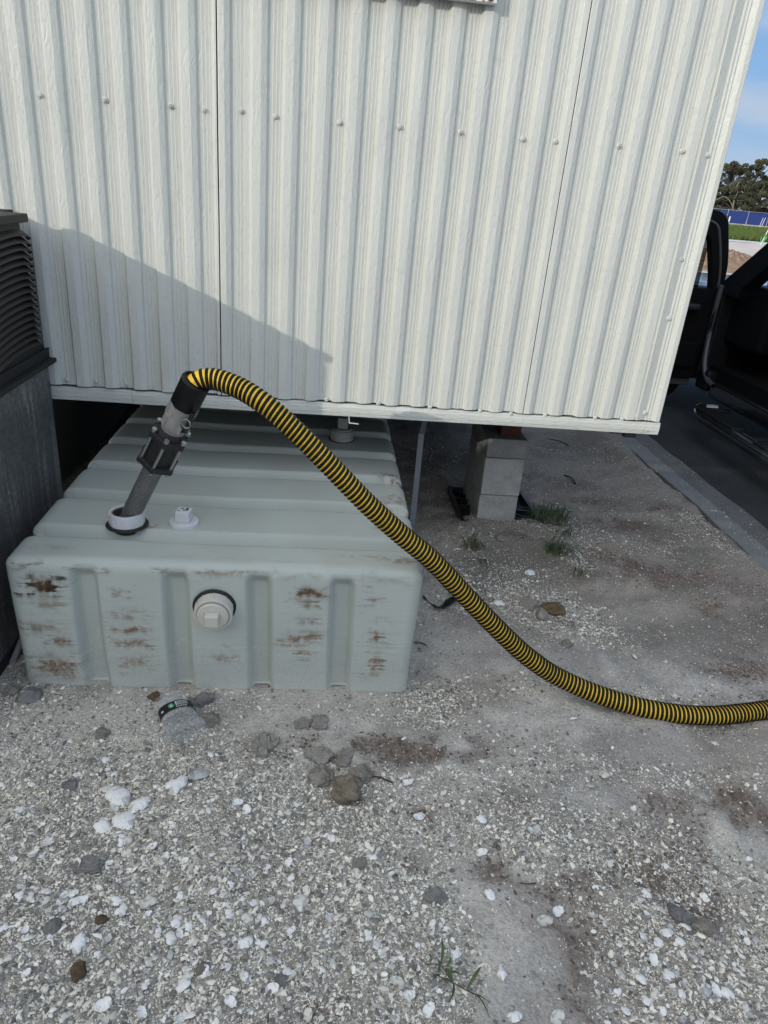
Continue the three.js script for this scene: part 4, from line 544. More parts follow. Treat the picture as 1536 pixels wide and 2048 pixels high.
{ // blue screened fence
  const f = thing('screened_fence', 'long blue fabric screened fence in front of the trees', 'fence', V(0, 0, 0));
  const blue = std([0.010, 0.030, 0.16], 0.7, { bumpMap: rep(blotch([0, 0, 0], [1, 1, 1], 331), 1, 1), bumpScale: 0.02 }), post = std([0.45, 0.48, 0.52], 0.4, { metalness: 0.5 }), D = 100, Zf = EYE.z - D;
  const xs = []; for (let x = 41.4; x < 72; x += 2.9) xs.push(x);
  xs.forEach((x, i) => {
    const y = terrain(x, Zf);
    part('post', [new THREE.CylinderGeometry(0.035, 0.035, 1.68, 8).translate(x, y + 0.83, Zf), span(V(x, y + 1.5, Zf + 0.03), V(x - 0.55, y + 0.02, Zf + 0.9), 0.022, 6)], post, f);
    if (i < xs.length - 1) { const g = new THREE.PlaneGeometry(2.86, 1.52, 14, 6), P = g.attributes.position; for (let k = 0; k < P.count; k++) P.setXYZ(k, P.getX(k) + x + 1.45, P.getY(k) + y + 0.80 - 0.03 * Math.cos(P.getX(k) * 2) * (P.getY(k) > 0 ? 1 : 0), Zf - 0.04 + 0.06 * (vnoise(P.getX(k) * 2 + i * 5, P.getY(k) * 2, 333) - 0.5)); g.computeVertexNormals(); part('screen', g, blue, f); part('rail', span(V(x, y + 1.64, Zf), V(x + 2.9, y + 1.64, Zf), 0.025, 6), post, f); }
  });
  // marker posts
  const white = std([0.75, 0.74, 0.70], 0.7), green = std([0.10, 0.42, 0.18], 0.7);
  const stake = (px, d, h, lean, label, w = 0.05) => { const b = far(px, 444, d), y = terrain(b.x, b.z), a = V(b.x, y - 0.05, b.z), c = V(b.x + lean, y + h, b.z); return tag(part('marker_stake', [span(a, c, w, 6, w * 0.8)], white, scene), label, 'stake'); };
  stake(1457, 97.5, 0.85, 0.05, 'short white marker post at the foot of the blue fence', 0.09);
  stake(1521, 92, 1.1, 0.22, 'left one of two thin white stakes before the blue fence', 0.03); stake(1525, 92, 1.15, 0.25, 'right one of two thin white stakes before the blue fence', 0.03);
  const s = thing('ribbon_stake', 'tall leaning survey stake with green ribbon at the road edge', 'stake', V(0, 0, 0)), b = far(1521, 485, 44); b.y = terrain(b.x, b.z);
  part('stake', span(V(b.x, b.y - 0.1, b.z), V(b.x + 0.50, b.y + 1.75, b.z), 0.022, 6), white, s); part('ribbon', [box(0.05, 0.42, 0.012, b.x + 0.16, b.y + 0.42, b.z + 0.02).rotateY(0), span(V(b.x - 0.02, b.y + 0.1, b.z + 0.03), V(b.x - 0.06, b.y + 0.48, b.z + 0.03), 0.018, 5), span(V(b.x + 0.10, b.y + 0.15, b.z + 0.03), V(b.x + 0.26, b.y + 0.48, b.z + 0.03), 0.03, 5)], green, s);
}
{ // trees behind the fence
  seed = 901;
  const bark = std([0.20, 0.17, 0.14], 0.9), barkDark = std([0.07, 0.055, 0.045], 0.9);
  const leafGeo = (clumps, per, size) => { const p = [], nr = [], col = []; for (const [c, r, tone] of clumps) for (let i = 0; i < per; i++) {
    const d = V(rr(-1, 1), rr(-1, 1), rr(-1, 1)); if (d.lengthSq() > 1) { i--; continue; }
    const q = V(c.x + d.x * r, c.y + d.y * r * 0.62, c.z + d.z * r), a = V(rr(-1, 1), rr(-0.6, 0.6), rr(-1, 1)).normalize(), b = V(rr(-1, 1), rr(-1, 1), rr(-1, 1)).cross(a).normalize(), s = size * rr(0.6, 1.5), A = a.clone().multiplyScalar(s), B = b.clone().multiplyScalar(s * 0.55), k = tone * rr(0.7, 1.35);
    const v = [q.clone().sub(A), q.clone().add(B), q.clone().add(A), q.clone().sub(B)]; for (const e of [0, 1, 2, 0, 2, 3]) { p.push(v[e].x, v[e].y, v[e].z); col.push(0.070 * k, 0.074 * k, 0.036 * k); } }
    const g = new THREE.BufferGeometry(); g.setAttribute('position', new THREE.Float32BufferAttribute(p, 3)); g.setAttribute('color', new THREE.Float32BufferAttribute(col, 3)); g.computeVertexNormals(); return g; };
  const leaf = phys([1, 1, 1], 0.8, { vertexColors: true, transmission: 0.25, thickness: 0 });
  const tree = (name, label, px, d, h, spread, clumpN, per, open, wood, crooked) => {
    const b = far(px, 440, d), y0 = terrain(b.x, b.z) - 0.1, t = thing(name, label, 'tree', V(b.x, y0, b.z)), limbs = [], clumps = [];
    const fork = h * (open ? 0.55 : 0.22), top = V(rr(-0.5, 0.5), fork, rr(-0.3, 0.3)); limbs.push(tube([V(0, 0, 0), V(rr(-0.2, 0.2) * crooked, fork * 0.5, 0), top], h * 0.017, 10, 7));
    for (let i = 0; i < clumpN; i++) { const a = rnd() * 6.28, rad = Math.sqrt(rnd()) * spread, ht = open ? lerp(0.62, 0.97, 1 - (rad / spread) * rnd()) : lerp(0.22, 0.98, Math.pow(rnd(), 0.8)) , c = V(Math.cos(a) * rad * (open ? 1 : Math.sqrt(1.05 - ht * ht * 0.75)), h * ht, Math.sin(a) * rad * 0.8); clumps.push([c, rr(0.5, 1.0) * h * (open ? 0.085 : 0.12), rr(0.6, 1.3)]); if (i % 2 === 0 || open) limbs.push(tube([top, top.clone().lerp(c, 0.5).add(V(rr(-0.4, 0.4), rr(-0.2, 0.5), rr(-0.3, 0.3)).multiplyScalar(crooked)), c], h * 0.006, 8, 5)); }
    part('trunk', limbs, wood, t); part('crown', leafGeo(clumps, per, open ? 0.16 : 0.19), leaf, t);
  };
  const low = [['broad dark oak with a pale crooked trunk behind the fence', 1466, 104], ['rounded oak of dull green at the far end of the fence', 1518, 106], ['dark bushy oak beside the trailer corner behind the fence', 1428, 105], ['grey green oak with pale bare limbs, middle of the tree row', 1492, 105], ['low dark oak in the middle of the row with dense foliage', 1480, 110], ['dense dark oak behind the fence at the picture edge', 1545, 107], ['tangled oak behind the pale crooked trunk', 1447, 111], ['dense oak partly outside the picture at right', 1575, 109], ['dense oak mostly hidden behind the trailer', 1400, 108]];
  low.forEach(([l, px, d], i) => tree('oak_tree', l, px, d, rr(4.6, 5.9), rr(2.8, 3.6), 26, 300, false, i === 0 || i === 3 ? bark : barkDark, 2));
  const tall = [['tall open pine with flat crown, left of the row by trailer', 1440, 116, 8.3], ['tallest pine with clumped crown over the middle of the oaks', 1490, 114, 8.9], ['thin pine with sparse crown at the right of the row', 1522, 118, 7.6], ['pine with a broad flat crown between the two tall ones', 1462, 119, 8.3], ['pine leaning in from the right edge of the row', 1545, 117, 7.0], ['tall pine hidden partly by the trailer corner', 1415, 118, 8.3]];
  tall.forEach(([l, px, d, h]) => tree('pine_tree', l, px, d, h, 2.5, 15, 150, true, barkDark, 1));
  // pale bare limbs that show against the dark oaks
  const b = far(1466, 440, 103), y0 = terrain(b.x, b.z);
  const o = thing('bare_tree', 'bare pale crooked tree in front of the dark oaks', 'tree', V(b.x, y0, b.z));
  part('trunk', [tube([V(0, -0.2, 0), V(-0.1, 1.0, 0), V(-0.55, 2.0, 0.1), V(-0.6, 3.0, 0)], 0.11, 16, 7)], bark, o); part('limb', tube([V(-0.5, 1.9, 0.1), V(-1.2, 2.7, 0.1), V(-2.1, 3.2, 0), V(-3.3, 2.6, 0)], 0.06, 20, 6), bark, o); part('limb', tube([V(-0.6, 2.8, 0), V(-0.4, 3.9, 0), V(-0.7, 4.6, 0), V(-0.5, 5.2, 0)], 0.055, 20, 6), bark, o);
}

// ------------------------------------------------------------------ unseen trailers added outside the frame to shade the ground
{
  const wallM = std([0.16, 0.155, 0.15], 0.7), build = (label, x0, x1, z0, z1, h) => { const t = thing('unseen_shade_trailer', label, 'trailer', V((x0 + x1) / 2, 0, (z0 + z1) / 2)), w = x1 - x0, d = z1 - z0; part('wall', box(w, h - 0.7, d, 0, 0.6 + (h - 0.7) / 2, 0), wallM, t); part('roof', box(w + 0.1, 0.1, d + 0.1, 0, h - 0.05, 0, 0.02), wallM, t); part('added_skirt_panel', box(w - 0.1, 0.62, d - 0.1, 0, 0.30, 0), darkBack, t); part('door', box(0.9, 2.0, 0.05, w * 0.2, 1.62, -d / 2 - 0.02), std([0.25, 0.26, 0.27], 0.5), t); for (const k of [-0.3, -0.05]) part('window', box(1.0, 0.9, 0.04, w * k, 1.95, -d / 2 - 0.015), std([0.03, 0.035, 0.04], 0.15), t); };  // walls coloured dark to dim the light that gets under the site trailer
  build('unseen site trailer added behind the photographer to cast shade, the taller of two', -22, -5.65, 7.0, 10.0, 3.57);
  build('unseen site trailer added behind the photographer to cast shade, the lower of two', -5.6, -1.3, 7.0, 10.0, 3.3);
}

// ------------------------------------------------------------------ loose things on the ground: stones, shells, litter, grass
const P3 = new ImprovedNoise();
const pebble = (s, sq = 0.7, rough = 1, facet = 0.5) => {
  const g = mergeVertices(new THREE.IcosahedronGeometry(1, 13).deleteAttribute('normal').deleteAttribute('uv')), P = g.attributes.position, U = [], cuts = [], o = s * 7.31;
  for (let i = 0; i < 9; i++) cuts.push([V(hash(i, s * 100, 3) - 0.5, (hash(i, s * 100, 4) - 0.3) * 0.9, hash(i, s * 100, 5) - 0.5).normalize(), 0.60 + 0.28 * hash(i, s * 100, 9)]);
  for (let i = 0; i < P.count; i++) {
    const d = V(P.getX(i), P.getY(i), P.getZ(i)); let r = 1 + 0.30 * P3.noise(d.x * 1.3 + o, d.y * 1.3, d.z * 1.3);
    for (const [n, h] of cuts) { const c = d.dot(n); if (c > 0.2) r = lerp(r, Math.min(r, h / c), facet); }           // broken faces
    r += rough * (0.13 * P3.noise(d.x * 3.4 + o, d.y * 3.4, d.z * 3.4) + 0.075 * P3.noise(d.x * 8 + o, d.y * 8, d.z * 8) + 0.045 * P3.noise(d.x * 18, d.y * 18 + o, d.z * 18) + 0.03 * P3.noise(d.x * 41, d.y * 41 + o, d.z * 41));
    P.setXYZ(i, d.x * r, d.y * r * sq, d.z * r); U.push(d.x * r * 0.5 + d.y * 0.3, d.z * r * 0.5 + d.y * 0.4);
  }
  g.setAttribute('uv', new THREE.Float32BufferAttribute(U, 2)); g.computeVertexNormals(); return g;
};
const clodSlab = (s, sq) => {                                       // flat slab of dried mud: ragged outline, cracked crumbly top
  const nr = 22, na = 96, p = [], U = [], idx = [], o = s * 5.7, rim = (a) => 0.86 + 0.34 * P3.noise(Math.cos(a) * 1.1 + o, Math.sin(a) * 1.1, 0.5) + 0.20 * P3.noise(Math.cos(a) * 3.1, Math.sin(a) * 3.1 + o, 1.5) + 0.10 * P3.noise(Math.cos(a) * 8 + o, Math.sin(a) * 8, 2.5);
  for (let i = 0; i <= nr; i++) for (let j = 0; j < na; j++) { const a = j / na * 2 * Math.PI, t = i / nr, side = t > 0.8, r = side ? rim(a) * (1 - 0.16 * ((t - 0.8) / 0.2) ** 1.5) : rim(a) * t / 0.8, x = Math.cos(a) * r, z = Math.sin(a) * r, crack = sstep(0.07, 0.0, Math.abs(P3.noise(x * 1.6 + o, z * 1.6, 3.3))) * sstep(0.1, 0.4, t), top = sq * (0.55 + 0.30 * P3.noise(x * 1.2 + o, z * 1.2, 7.7) + 0.16 * P3.noise(x * 5, z * 5 + o, 1.1) + 0.10 * P3.noise(x * 13 + o, z * 13, 4.4) + 0.08 * P3.noise(x * 29 + o, z * 29, 6.1) - 0.28 * crack); p.push(x, side ? lerp(top, -sq, (t - 0.8) / 0.2) : top, z); U.push(x * 0.5, z * 0.5 + (side ? t : 0)); }
  for (let i = 0; i < nr; i++) for (let j = 0; j < na; j++) { const a = i * na + j, b = i * na + (j + 1) % na; idx.push(a, b, a + na, b, b + na, a + na); }
  const g = new THREE.BufferGeometry(); g.setAttribute('position', new THREE.Float32BufferAttribute(p, 3)); g.setAttribute('uv', new THREE.Float32BufferAttribute(U, 2)); g.setIndex(idx); return toCreasedNormals(g, 0.7);
};
const stoneMat = (a, b, s) => std([1, 1, 1], 0.9, { map: blotch(a, b, s), bumpMap: blotch([0, 0, 0], [1, 1, 1], s + 3), bumpScale: 0.004 });
const SM = { grey: stoneMat([0.17, 0.162, 0.148], [0.42, 0.405, 0.375], 421), dark: stoneMat([0.12, 0.114, 0.104], [0.38, 0.365, 0.34], 431), tan: stoneMat([0.17, 0.15, 0.12], [0.44, 0.40, 0.34], 441), brown: stoneMat([0.075, 0.045, 0.02], [0.24, 0.17, 0.09], 451), clay: stoneMat([0.22, 0.20, 0.17], [0.47, 0.44, 0.39], 461), green: stoneMat([0.10, 0.068, 0.03], [0.34, 0.305, 0.24], 471) };
{
  let k = 0;
  const stone = (px, py, w, h, m, label, sq = 0.6, sink = 0.25, lum = 2.2) => { const d = G(px, py), depth = sight(px, py).multiplyScalar(0).add(d).sub(EYE), zc = pixelDepth(d), R = w * 0.5 * zc / FOCAL, y = gh(d.x, d.z), o = tag(part('stone', (lum === 3 && m === 'clay') ? clodSlab(++k * 1.37, sq) : pebble(++k * 1.37, sq, lum > 2.5 ? 1.3 : lum < 2 ? 0.35 : 0.7, lum < 2 ? 0.1 : 0.95), SM[m], scene), label, 'stone'); void depth; o.scale.set(R, R, R * clamp(h / w * 1.5, 0.5, 1.4)); o.position.set(d.x, y + R * sq * (1 - sink * 2) * 0.6, d.z); o.rotation.y = k * 1.9; };
  const pixelDepth = (p) => { const v = p.clone().sub(EYE); return v.x * axX.z + v.y * axY.z + v.z * axZ.z; };
  stone(176, 1732, 46, 44, 'grey', 'angular grey stone in the shell gravel at lower left', 0.42, 0.4, 3);
  stone(640, 1510, 62, 40, 'clay', 'flat crumbly grey clod, left of the rusty brown rock', 0.3, 0.3, 3);
  stone(692, 1516, 36, 34, 'clay', 'small rounded clod touching the flat crumbly clod', 0.45, 0.3, 3);
  stone(688, 1588, 66, 46, 'green', 'mossy brown rock in a hollow before the tank', 0.75, 0.15, 2);
  stone(722, 1556, 52, 44, 'tan', 'tan rock leaning on the mossy brown rock', 0.55, 0.3, 3);
  stone(642, 1556, 62, 34, 'tan', 'tan half buried rock between flat clod and mossy rock', 0.4, 0.42, 3);
  stone(684, 1530, 26, 20, 'clay', 'pale pebble below the small rounded clod', 0.6, 0.2);
  stone(527, 1492, 52, 46, 'clay', 'rounded earthy clod right of the crushed plastic cup', 0.5, 0.4, 3);
  stone(640, 1446, 46, 30, 'clay', 'flat layered clod close to the tank front', 0.28, 0.35, 3);
  stone(604, 1448, 40, 26, 'clay', 'crumbly low clod beside the flat layered clod', 0.3, 0.42, 3);
  stone(402, 1404, 36, 34, 'dark', 'dark grey knobbly stone touching the tank foot', 0.7, 0.15, 2.6);
  stone(416, 1438, 40, 30, 'tan', 'tan crumbly stone below the dark stone by the tank', 0.5, 0.3, 3.2);
  stone(308, 1394, 30, 18, 'brown', 'small brown stone by the tank foot above the cup', 0.6, 0.2);
  stone(203, 1466, 32, 20, 'tan', 'tan pebble in fine grit left of the crushed cup', 0.6, 0.25);
  stone(157, 1938, 30, 32, 'brown', 'round brown pebble among white shells at lower left', 0.75, 0.2, 1.6);
  stone(104, 1852, 42, 24, 'dark', 'long dark grey stone near the left edge', 0.35, 0.42, 3);
  stone(138, 1574, 34, 24, 'dark', 'dark stone left of the large white clam shells', 0.4, 0.42, 3);
  stone(872, 1794, 46, 32, 'grey', 'grey green lump half buried in the middle foreground', 0.35, 0.45, 3);
  stone(1414, 1856, 42, 50, 'tan', 'knobbly tan oyster lump at lower right', 0.6, 0.2, 3);
  stone(1354, 1822, 36, 30, 'dark', 'dark grey stone beside the knobbly oyster lump', 0.6, 0.3);
  stone(1378, 1834, 30, 26, 'grey', 'grey pebble between dark stone and oyster lump', 0.6, 0.3);
  stone(1104, 1226, 44, 34, 'brown', 'brown rock in the shell heap above the hose', 0.7, 0.2);
  stone(1082, 1238, 30, 30, 'clay', 'pale grey rock touching the brown rock above the hose', 0.7, 0.2);
  stone(1060, 1215, 40, 30, 'clay', 'pale stone left of the brown rock above the hose', 0.6, 0.25);
  stone(998, 1098, 20, 16, 'clay', 'small pale pebble on the soil before the block pier', 0.7, 0.2);
  stone(58, 1396, 40, 34, 'dark', 'dark stone beside the left foot of the tank', 0.7, 0.2);
  stone(24, 1384, 34, 24, 'clay', 'pale stone at the left edge by the cabinet foot', 0.6, 0.2);
  stone(1130, 1298, 24, 20, 'tan', 'small tan pebble in the gravel right of the hose', 0.7, 0.2);
  stone(205, 1742 + 100, 22, 18, 'brown', 'small brown pebble above the round brown pebble', 0.7, 0.2);
  stone(560, 1960, 30, 22, 'grey', 'grey pebble at the bottom centre left', 0.6, 0.3);
  stone(720, 1735, 30, 24, 'clay', 'clay pebble in the middle foreground gravel', 0.6, 0.3);
  stone(405, 1940, 26, 22, 'tan', 'tan pebble among shells at the bottom left', 0.6, 0.3);
  // ---- shells
  const domeShell = (ribs, elong, hump, jag, cut) => { const nr = 7, na = 30, p = [], idx = [], U = []; for (const sd of [1, 0]) for (let i = 0; i <= nr; i++) for (let j = 0; j < na; j++) { const r = i / nr, a = j / na * 2 * Math.PI, beak = 1 - 0.25 * Math.pow(Math.max(0, -Math.sin(a)), 3), R = r * beak * (1 + jag * (vnoise(Math.cos(a) * 3 + 7, Math.sin(a) * 3 + 7, 481 + ribs) - 0.5)) * (cut && Math.sin(a + 0.6) > 0.55 ? 0.62 : 1), x = Math.cos(a) * R * elong, z = Math.sin(a) * R, fan = Math.atan2(x, z + 1.05), h = hump * Math.sqrt(Math.max(0, 1 - r * r * 0.96)) * (1 - 0.25 * z), rb = ribs ? 0.035 * Math.cos(fan * ribs) * sstep(0.05, 0.5, r) : 0.007 * Math.cos(r * 31 + 4 * vnoise(x * 2 + 7, z * 2 + 7, 484)) + 0.04 * (vnoise(x * 4 + 9, z * 4 + 9, 483) - 0.5); p.push(x, h + rb - (sd ? 0 : 0.075), z); U.push(x / 2.8 + 0.5, z / 2.8 + 0.5); }
    const per = (nr + 1) * na; for (const s of [0, 1]) for (let i = 0; i < nr; i++) for (let j = 0; j < na; j++) { const a = s * per + i * na + j, b = s * per + i * na + (j + 1) % na; if (s === 0) idx.push(a, b, a + na, b, b + na, a + na); else idx.push(a, a + na, b, b, a + na, b + na); }
    for (let j = 0; j < na; j++) { const a = nr * na + j, b = nr * na + (j + 1) % na; idx.push(a, b, a + per, b, b + per, a + per); }
    const g = new THREE.BufferGeometry(); g.setAttribute('position', new THREE.Float32BufferAttribute(p, 3)); g.setAttribute('uv', new THREE.Float32BufferAttribute(U, 2)); g.setIndex(idx); g.computeVertexNormals(); return g; };
  const clam = domeShell(0, 1.2, 0.34, 0.22), cockle = domeShell(22, 1.0, 0.44, 0.18), oval = domeShell(0, 0.66, 0.32, 0.25), broken = domeShell(0, 1.05, 0.35, 0.5, true), brokenRib = domeShell(18, 1.0, 0.40, 0.4, true);
  const shell = (a, b, s) => std([1, 1, 1], 0.5, { map: data(256, 256, (i, j) => { const x = (i / 256 - 0.5) * 2.8, z = (j / 256 - 0.5) * 2.8, r = Math.hypot(x, z + 0.35), n = vnoise(i * 0.05, j * 0.05, s) * 0.5 + vnoise(i * 0.3, j * 0.3, s + 1) * 0.5, ring = sstep(0.25, 0.9, Math.sin(r * 29 + 5 * vnoise(i * 0.03, j * 0.03, s + 2))) * 0.16, pit = sstep(0.80, 0.88, vnoise(i * 0.16, j * 0.16, s + 3)) * 0.4, k = clamp(1 - ring * n * 1.6 - pit - 0.30 * n - 0.5 * sstep(0.62, 0.8, vnoise(i * 0.022 + 9, j * 0.022, s + 5))); return [0, 1, 2].map((c) => lerp(a[c] * 0.62, b[c], k)); }, { srgb: true }) });
  const white = shell([0.56, 0.54, 0.50], [0.90, 0.885, 0.85], 491), cream = shell([0.48, 0.45, 0.39], [0.72, 0.69, 0.62], 501), greyS = shell([0.30, 0.295, 0.28], [0.56, 0.55, 0.53], 511);
  const lay = (geo, mat, px, py, w, up, turn, label, group, tilt = 0.15, name = 'seashell') => { const d = G(px, py), R = w * 0.5 * pixelDepth(d) / FOCAL, o = tag(part(name, geo, mat, scene), label, 'seashell', group); o.scale.setScalar(R); o.position.set(d.x, gh(d.x, d.z) + (up ? -0.02 * R : 0.40 * R) + 0.002, d.z); o.rotation.set(up ? rr(-tilt, tilt) : Math.PI + rr(-tilt, tilt), turn, rr(-tilt, tilt), 'YXZ'); return o; };
  seed = 515;
  const noted = [[clam, white, 235, 1594, 48, 1, 2.4, 'large smooth white clam shell, left of the broken fan shell'], [brokenRib, white, 283, 1612, 46, 1, 0.2, 'bright white broken fan shell, brightest of the big shells'], [cockle, white, 246, 1642, 46, 1, 2.6, 'finely ribbed white fan shell below the broken fan shell'], [oval, white, 204, 1652, 44, 1, 0.9, 'long narrow white shell sliver left of the ribbed fan shell'], [broken, white, 358, 1574, 50, 1, 0.7, 'wedge shaped white shell piece with dark pits'], [cockle, greyS, 396, 1552, 40, 1, 3.4, 'grey strongly ribbed shell lying on edge behind the wedge shell'], [cockle, cream, 215, 1576, 22, 1, 1, 'small cream cockle just above the large clam shell'],
    [clam, white, 152, 1802, 24, 1, 0.5, 'white clam half left of the brown lined shell'], [clam, cream, 296, 1808, 28, 0, 0.4, 'hollow shell with brown lining lying cup up'], [broken, white, 246, 1820, 32, 1, 1.2, 'square white shell shard at lower left'], [broken, white, 235, 1803, 26, 1, 2.2, 'white shard above the square shell shard'], [clam, white, 342, 1877, 26, 1, 1.9, 'plump white shell below centre left'], [oval, white, 378, 1856, 24, 1, 0.3, 'pointed white shell right of the plump white shell'], [clam, white, 489, 1888, 28, 1, 0.4, 'round blue white clam at the bottom centre'], [cockle, white, 527, 1890, 20, 1, 0.4, 'small round cockle right of the round clam'], [oval, cream, 600, 1802, 40, 1, 1.3, 'long cream shell with blunt end in the centre foreground'], [brokenRib, white, 160, 1886, 40, 1, 0.9, 'crusted white shell lump at lower left'],
    [oval, white, 979, 1792, 30, 1, 0.4, 'smooth oval white shell on bare sand, centre right'], [clam, white, 1118, 1818, 22, 0, 0.6, 'round white cup shell with a pale ring edge'], [clam, cream, 1090, 1842, 28, 0, 0.3, 'wide cup shell filled with sand below the ring cup'], [oval, white, 962, 1641, 26, 1, 0.7, 'oval ribbed white shell in the upper right gravel'], [clam, white, 838, 1635, 22, 1, 0.5, 'round white shell above the dark soil spot'], [oval, white, 1452, 1989, 34, 1, 0.9, 'large oval white shell near the lower right corner'], [oval, white, 1361, 1882, 26, 1, 0.8, 'white shell below the knobbly oyster lump'], [oval, white, 1285, 1950, 30, 1, 0.7, 'oblong white shell at the lower right'], [clam, white, 1030, 2030, 26, 1, 0.2, 'round white shell on the bottom edge'], [clam, cream, 1116, 2034, 28, 0, 0.7, 'open cup shell on the bottom edge, right of the round shell'], [clam, white, 814, 1573, 18, 0, 0.3, 'white cup shell with a black centre'], [clam, white, 911, 1908, 20, 1, 0.2, 'pale oval shell right above the green weed'], [oval, cream, 878, 1540, 20, 1, 0.8, 'small dull shell on the sand under the hose bend'], [cockle, white, 1058, 1152, 22, 1, 0.5, 'angular white shell on the soil mound before the pier'], [oval, white, 996, 1212, 28, 1, 1.2, 'flat white shell touching the upper side of the hose'], [oval, cream, 1430, 1425 + 62, 18, 1, 0.6, 'oval shell lying below the hose near the right edge'], [oval, cream, 1208, 1550, 30, 1, 2.2, 'long slim shell below the hose at right']];
  for (const [g, m, px, py, w, up, a, label] of noted) lay(g, m, px, py, w, up, a, label);
  { // small whelk: spired shell
    const d = G(1003, 1948), R = 17 * pixelDepth(d) / FOCAL; const pts = [[0, -1], [0.10, -0.9], [0.30, -0.35], [0.52, 0.05], [0.55, 0.28], [0.40, 0.42], [0.42, 0.5], [0.26, 0.62], [0.27, 0.68], [0.14, 0.82], [0.05, 0.95], [0, 1]], g = lathe(pts, 18), P = g.attributes.position; for (let i = 0; i < P.count; i++) { const a = Math.atan2(P.getZ(i), P.getX(i)), y = P.getY(i), k = 1 + 0.25 * Math.max(0, Math.cos(a * 4)) * bell(y - 0.25, 0.2); P.setXYZ(i, P.getX(i) * k, y + a * 0.02, P.getZ(i) * k); } g.computeVertexNormals();
    const o = tag(part('whelk', g, white, scene), 'spired white whelk shell alone on the bare sand', 'seashell'); o.scale.setScalar(R); o.position.set(d.x, gh(d.x, d.z) + R * 0.4, d.z); o.rotation.set(Math.PI / 2, 0.2, 0.25, 'YXZ');
  }
  // ---- the many smaller shells: one by one
  const kinds = [[clam, 1, 'rounded shell lying hump up'], [clam, 0, 'hollow shell lying cup up'], [cockle, 1, 'ribbed cockle shell'], [oval, 1, 'oval shell'], [broken, 1, 'broken shell piece'], [brokenRib, 1, 'broken ribbed shell piece'], [oval, 0, 'hollow oval shell lying cup up']], tones = [[white, 'white'], [cream, 'cream'], [greyS, 'grey']];
  const marks = [[176, 1732, 'angular grey stone'], [640, 1510, 'flat crumbly clod'], [688, 1588, 'mossy brown rock'], [527, 1492, 'rounded earthy clod'], [350, 1445, 'crushed plastic cup'], [203, 1466, 'tan pebble'], [157, 1938, 'round brown pebble'], [104, 1852, 'long dark grey stone'], [138, 1574, 'dark stone by the big shells'], [872, 1794, 'grey green lump'], [1414, 1856, 'knobbly oyster lump'], [1104, 1226, 'brown rock behind the hose'], [235, 1594, 'large smooth clam'], [283, 1612, 'broken fan shell'], [358, 1574, 'wedge shaped shell'], [600, 1802, 'long cream shell'], [489, 1888, 'round white clam'], [342, 1877, 'plump white shell'], [160, 1886, 'crusted shell lump'], [1003, 1948, 'spired whelk'], [979, 1792, 'oval shell on bare sand'], [1118, 1818, 'white ring cup'], [905, 1965, 'green weed'], [1452, 1989, 'large oval shell'], [1285, 1950, 'oblong shell'], [962, 1641, 'oval ribbed shell'], [838, 1635, 'round shell by dark soil'], [1058, 1152, 'angular shell on the mound'], [1208, 1550, 'long slim shell'], [1430, 1487, 'oval shell under the hose'], [1130, 1298, 'tan pebble beside the hose'], [820, 1392, 'right foot of the tank'], [45, 1375, 'left foot of the tank']];
  const used = new Set();
  seed = 777; let made = 0;
  for (let tries = 0; made < 262 && tries < 90000; tries++) {
    const px = rr(5, 1530), py = 1130 + 915 * Math.sqrt(rnd()), d = G(px, py), s = shelly(d.x, d.z);
    if (rnd() > s * 0.9 || (d.x < 0.36 && d.z < 1.06) || Math.hypot(d.x - 0.9, d.z + 0.45) < 0.3 || (d.x > 0.8 && Math.abs(d.z - 1.05) < 0.06)) continue;
    const [g, up, kn] = kinds[[0, 1, 1, 1, 2, 3, 4, 4, 5, 6, 6][(rnd() * 11) | 0]], [m, tn] = tones[[0, 0, 0, 0, 1, 1, 2][(rnd() * 7) | 0]], mm = rr(0.006, 0.0125) * (rnd() < 0.15 ? 1.35 : 1), turn = rnd() * 6.28;
    const [mx, my, mn] = marks.reduce((a, b) => Math.hypot(b[0] - px, b[1] - py) < Math.hypot(a[0] - px, a[1] - py) ? b : a), dx = px - mx, dy = py - my, dist = Math.hypot(dx, dy), side = Math.abs(dx) > 2 * Math.abs(dy) ? (dx < 0 ? 'left of' : 'right of') : Math.abs(dy) > 2 * Math.abs(dx) ? (dy < 0 ? 'above' : 'below') : (dy < 0 ? 'above and ' : 'below and ') + (dx < 0 ? 'left of' : 'right of');
    const label = 'small ' + tn + ' ' + kn + ', ' + (dist < 55 ? 'close ' : dist > 120 ? 'well ' : '') + side + ' the ' + mn;
    if (used.has(label) || label.split(' ').length > 16 || dist < 18) continue;
    used.add(label); lay(g, m, px, py, mm * 2 * FOCAL / pixelDepth(d), up, turn, label, 'small shells lying in the gravel', 0.45); made++;
  }
  // ---- crushed shell and grit nobody could count
  const shard = (s) => { const n = 6, p = [], idx = []; let a = 0; const R = []; for (let i = 0; i < n; i++) { a += rr(0.6, 1.45); R.push(a); } const f = 2 * Math.PI / (a + 0.3); for (const [y, k] of [[0, 1], [0.22, 0.86]]) for (let i = 0; i < n; i++) { const q = rr(0.75, 1.1); p.push(Math.cos(R[i] * f) * k * q, y, Math.sin(R[i] * f) * k * q * 0.75); } p.push(0.05, 0.34, 0); for (let i = 0; i < n; i++) { const j = (i + 1) % n; idx.push(i, i + n, j, j, i + n, j + n, i + n, 2 * n, j + n); } const g = new THREE.BufferGeometry(); g.setAttribute('position', new THREE.Float32BufferAttribute(p, 3)); g.setIndex(idx); return toCreasedNormals(g, 0.6); };
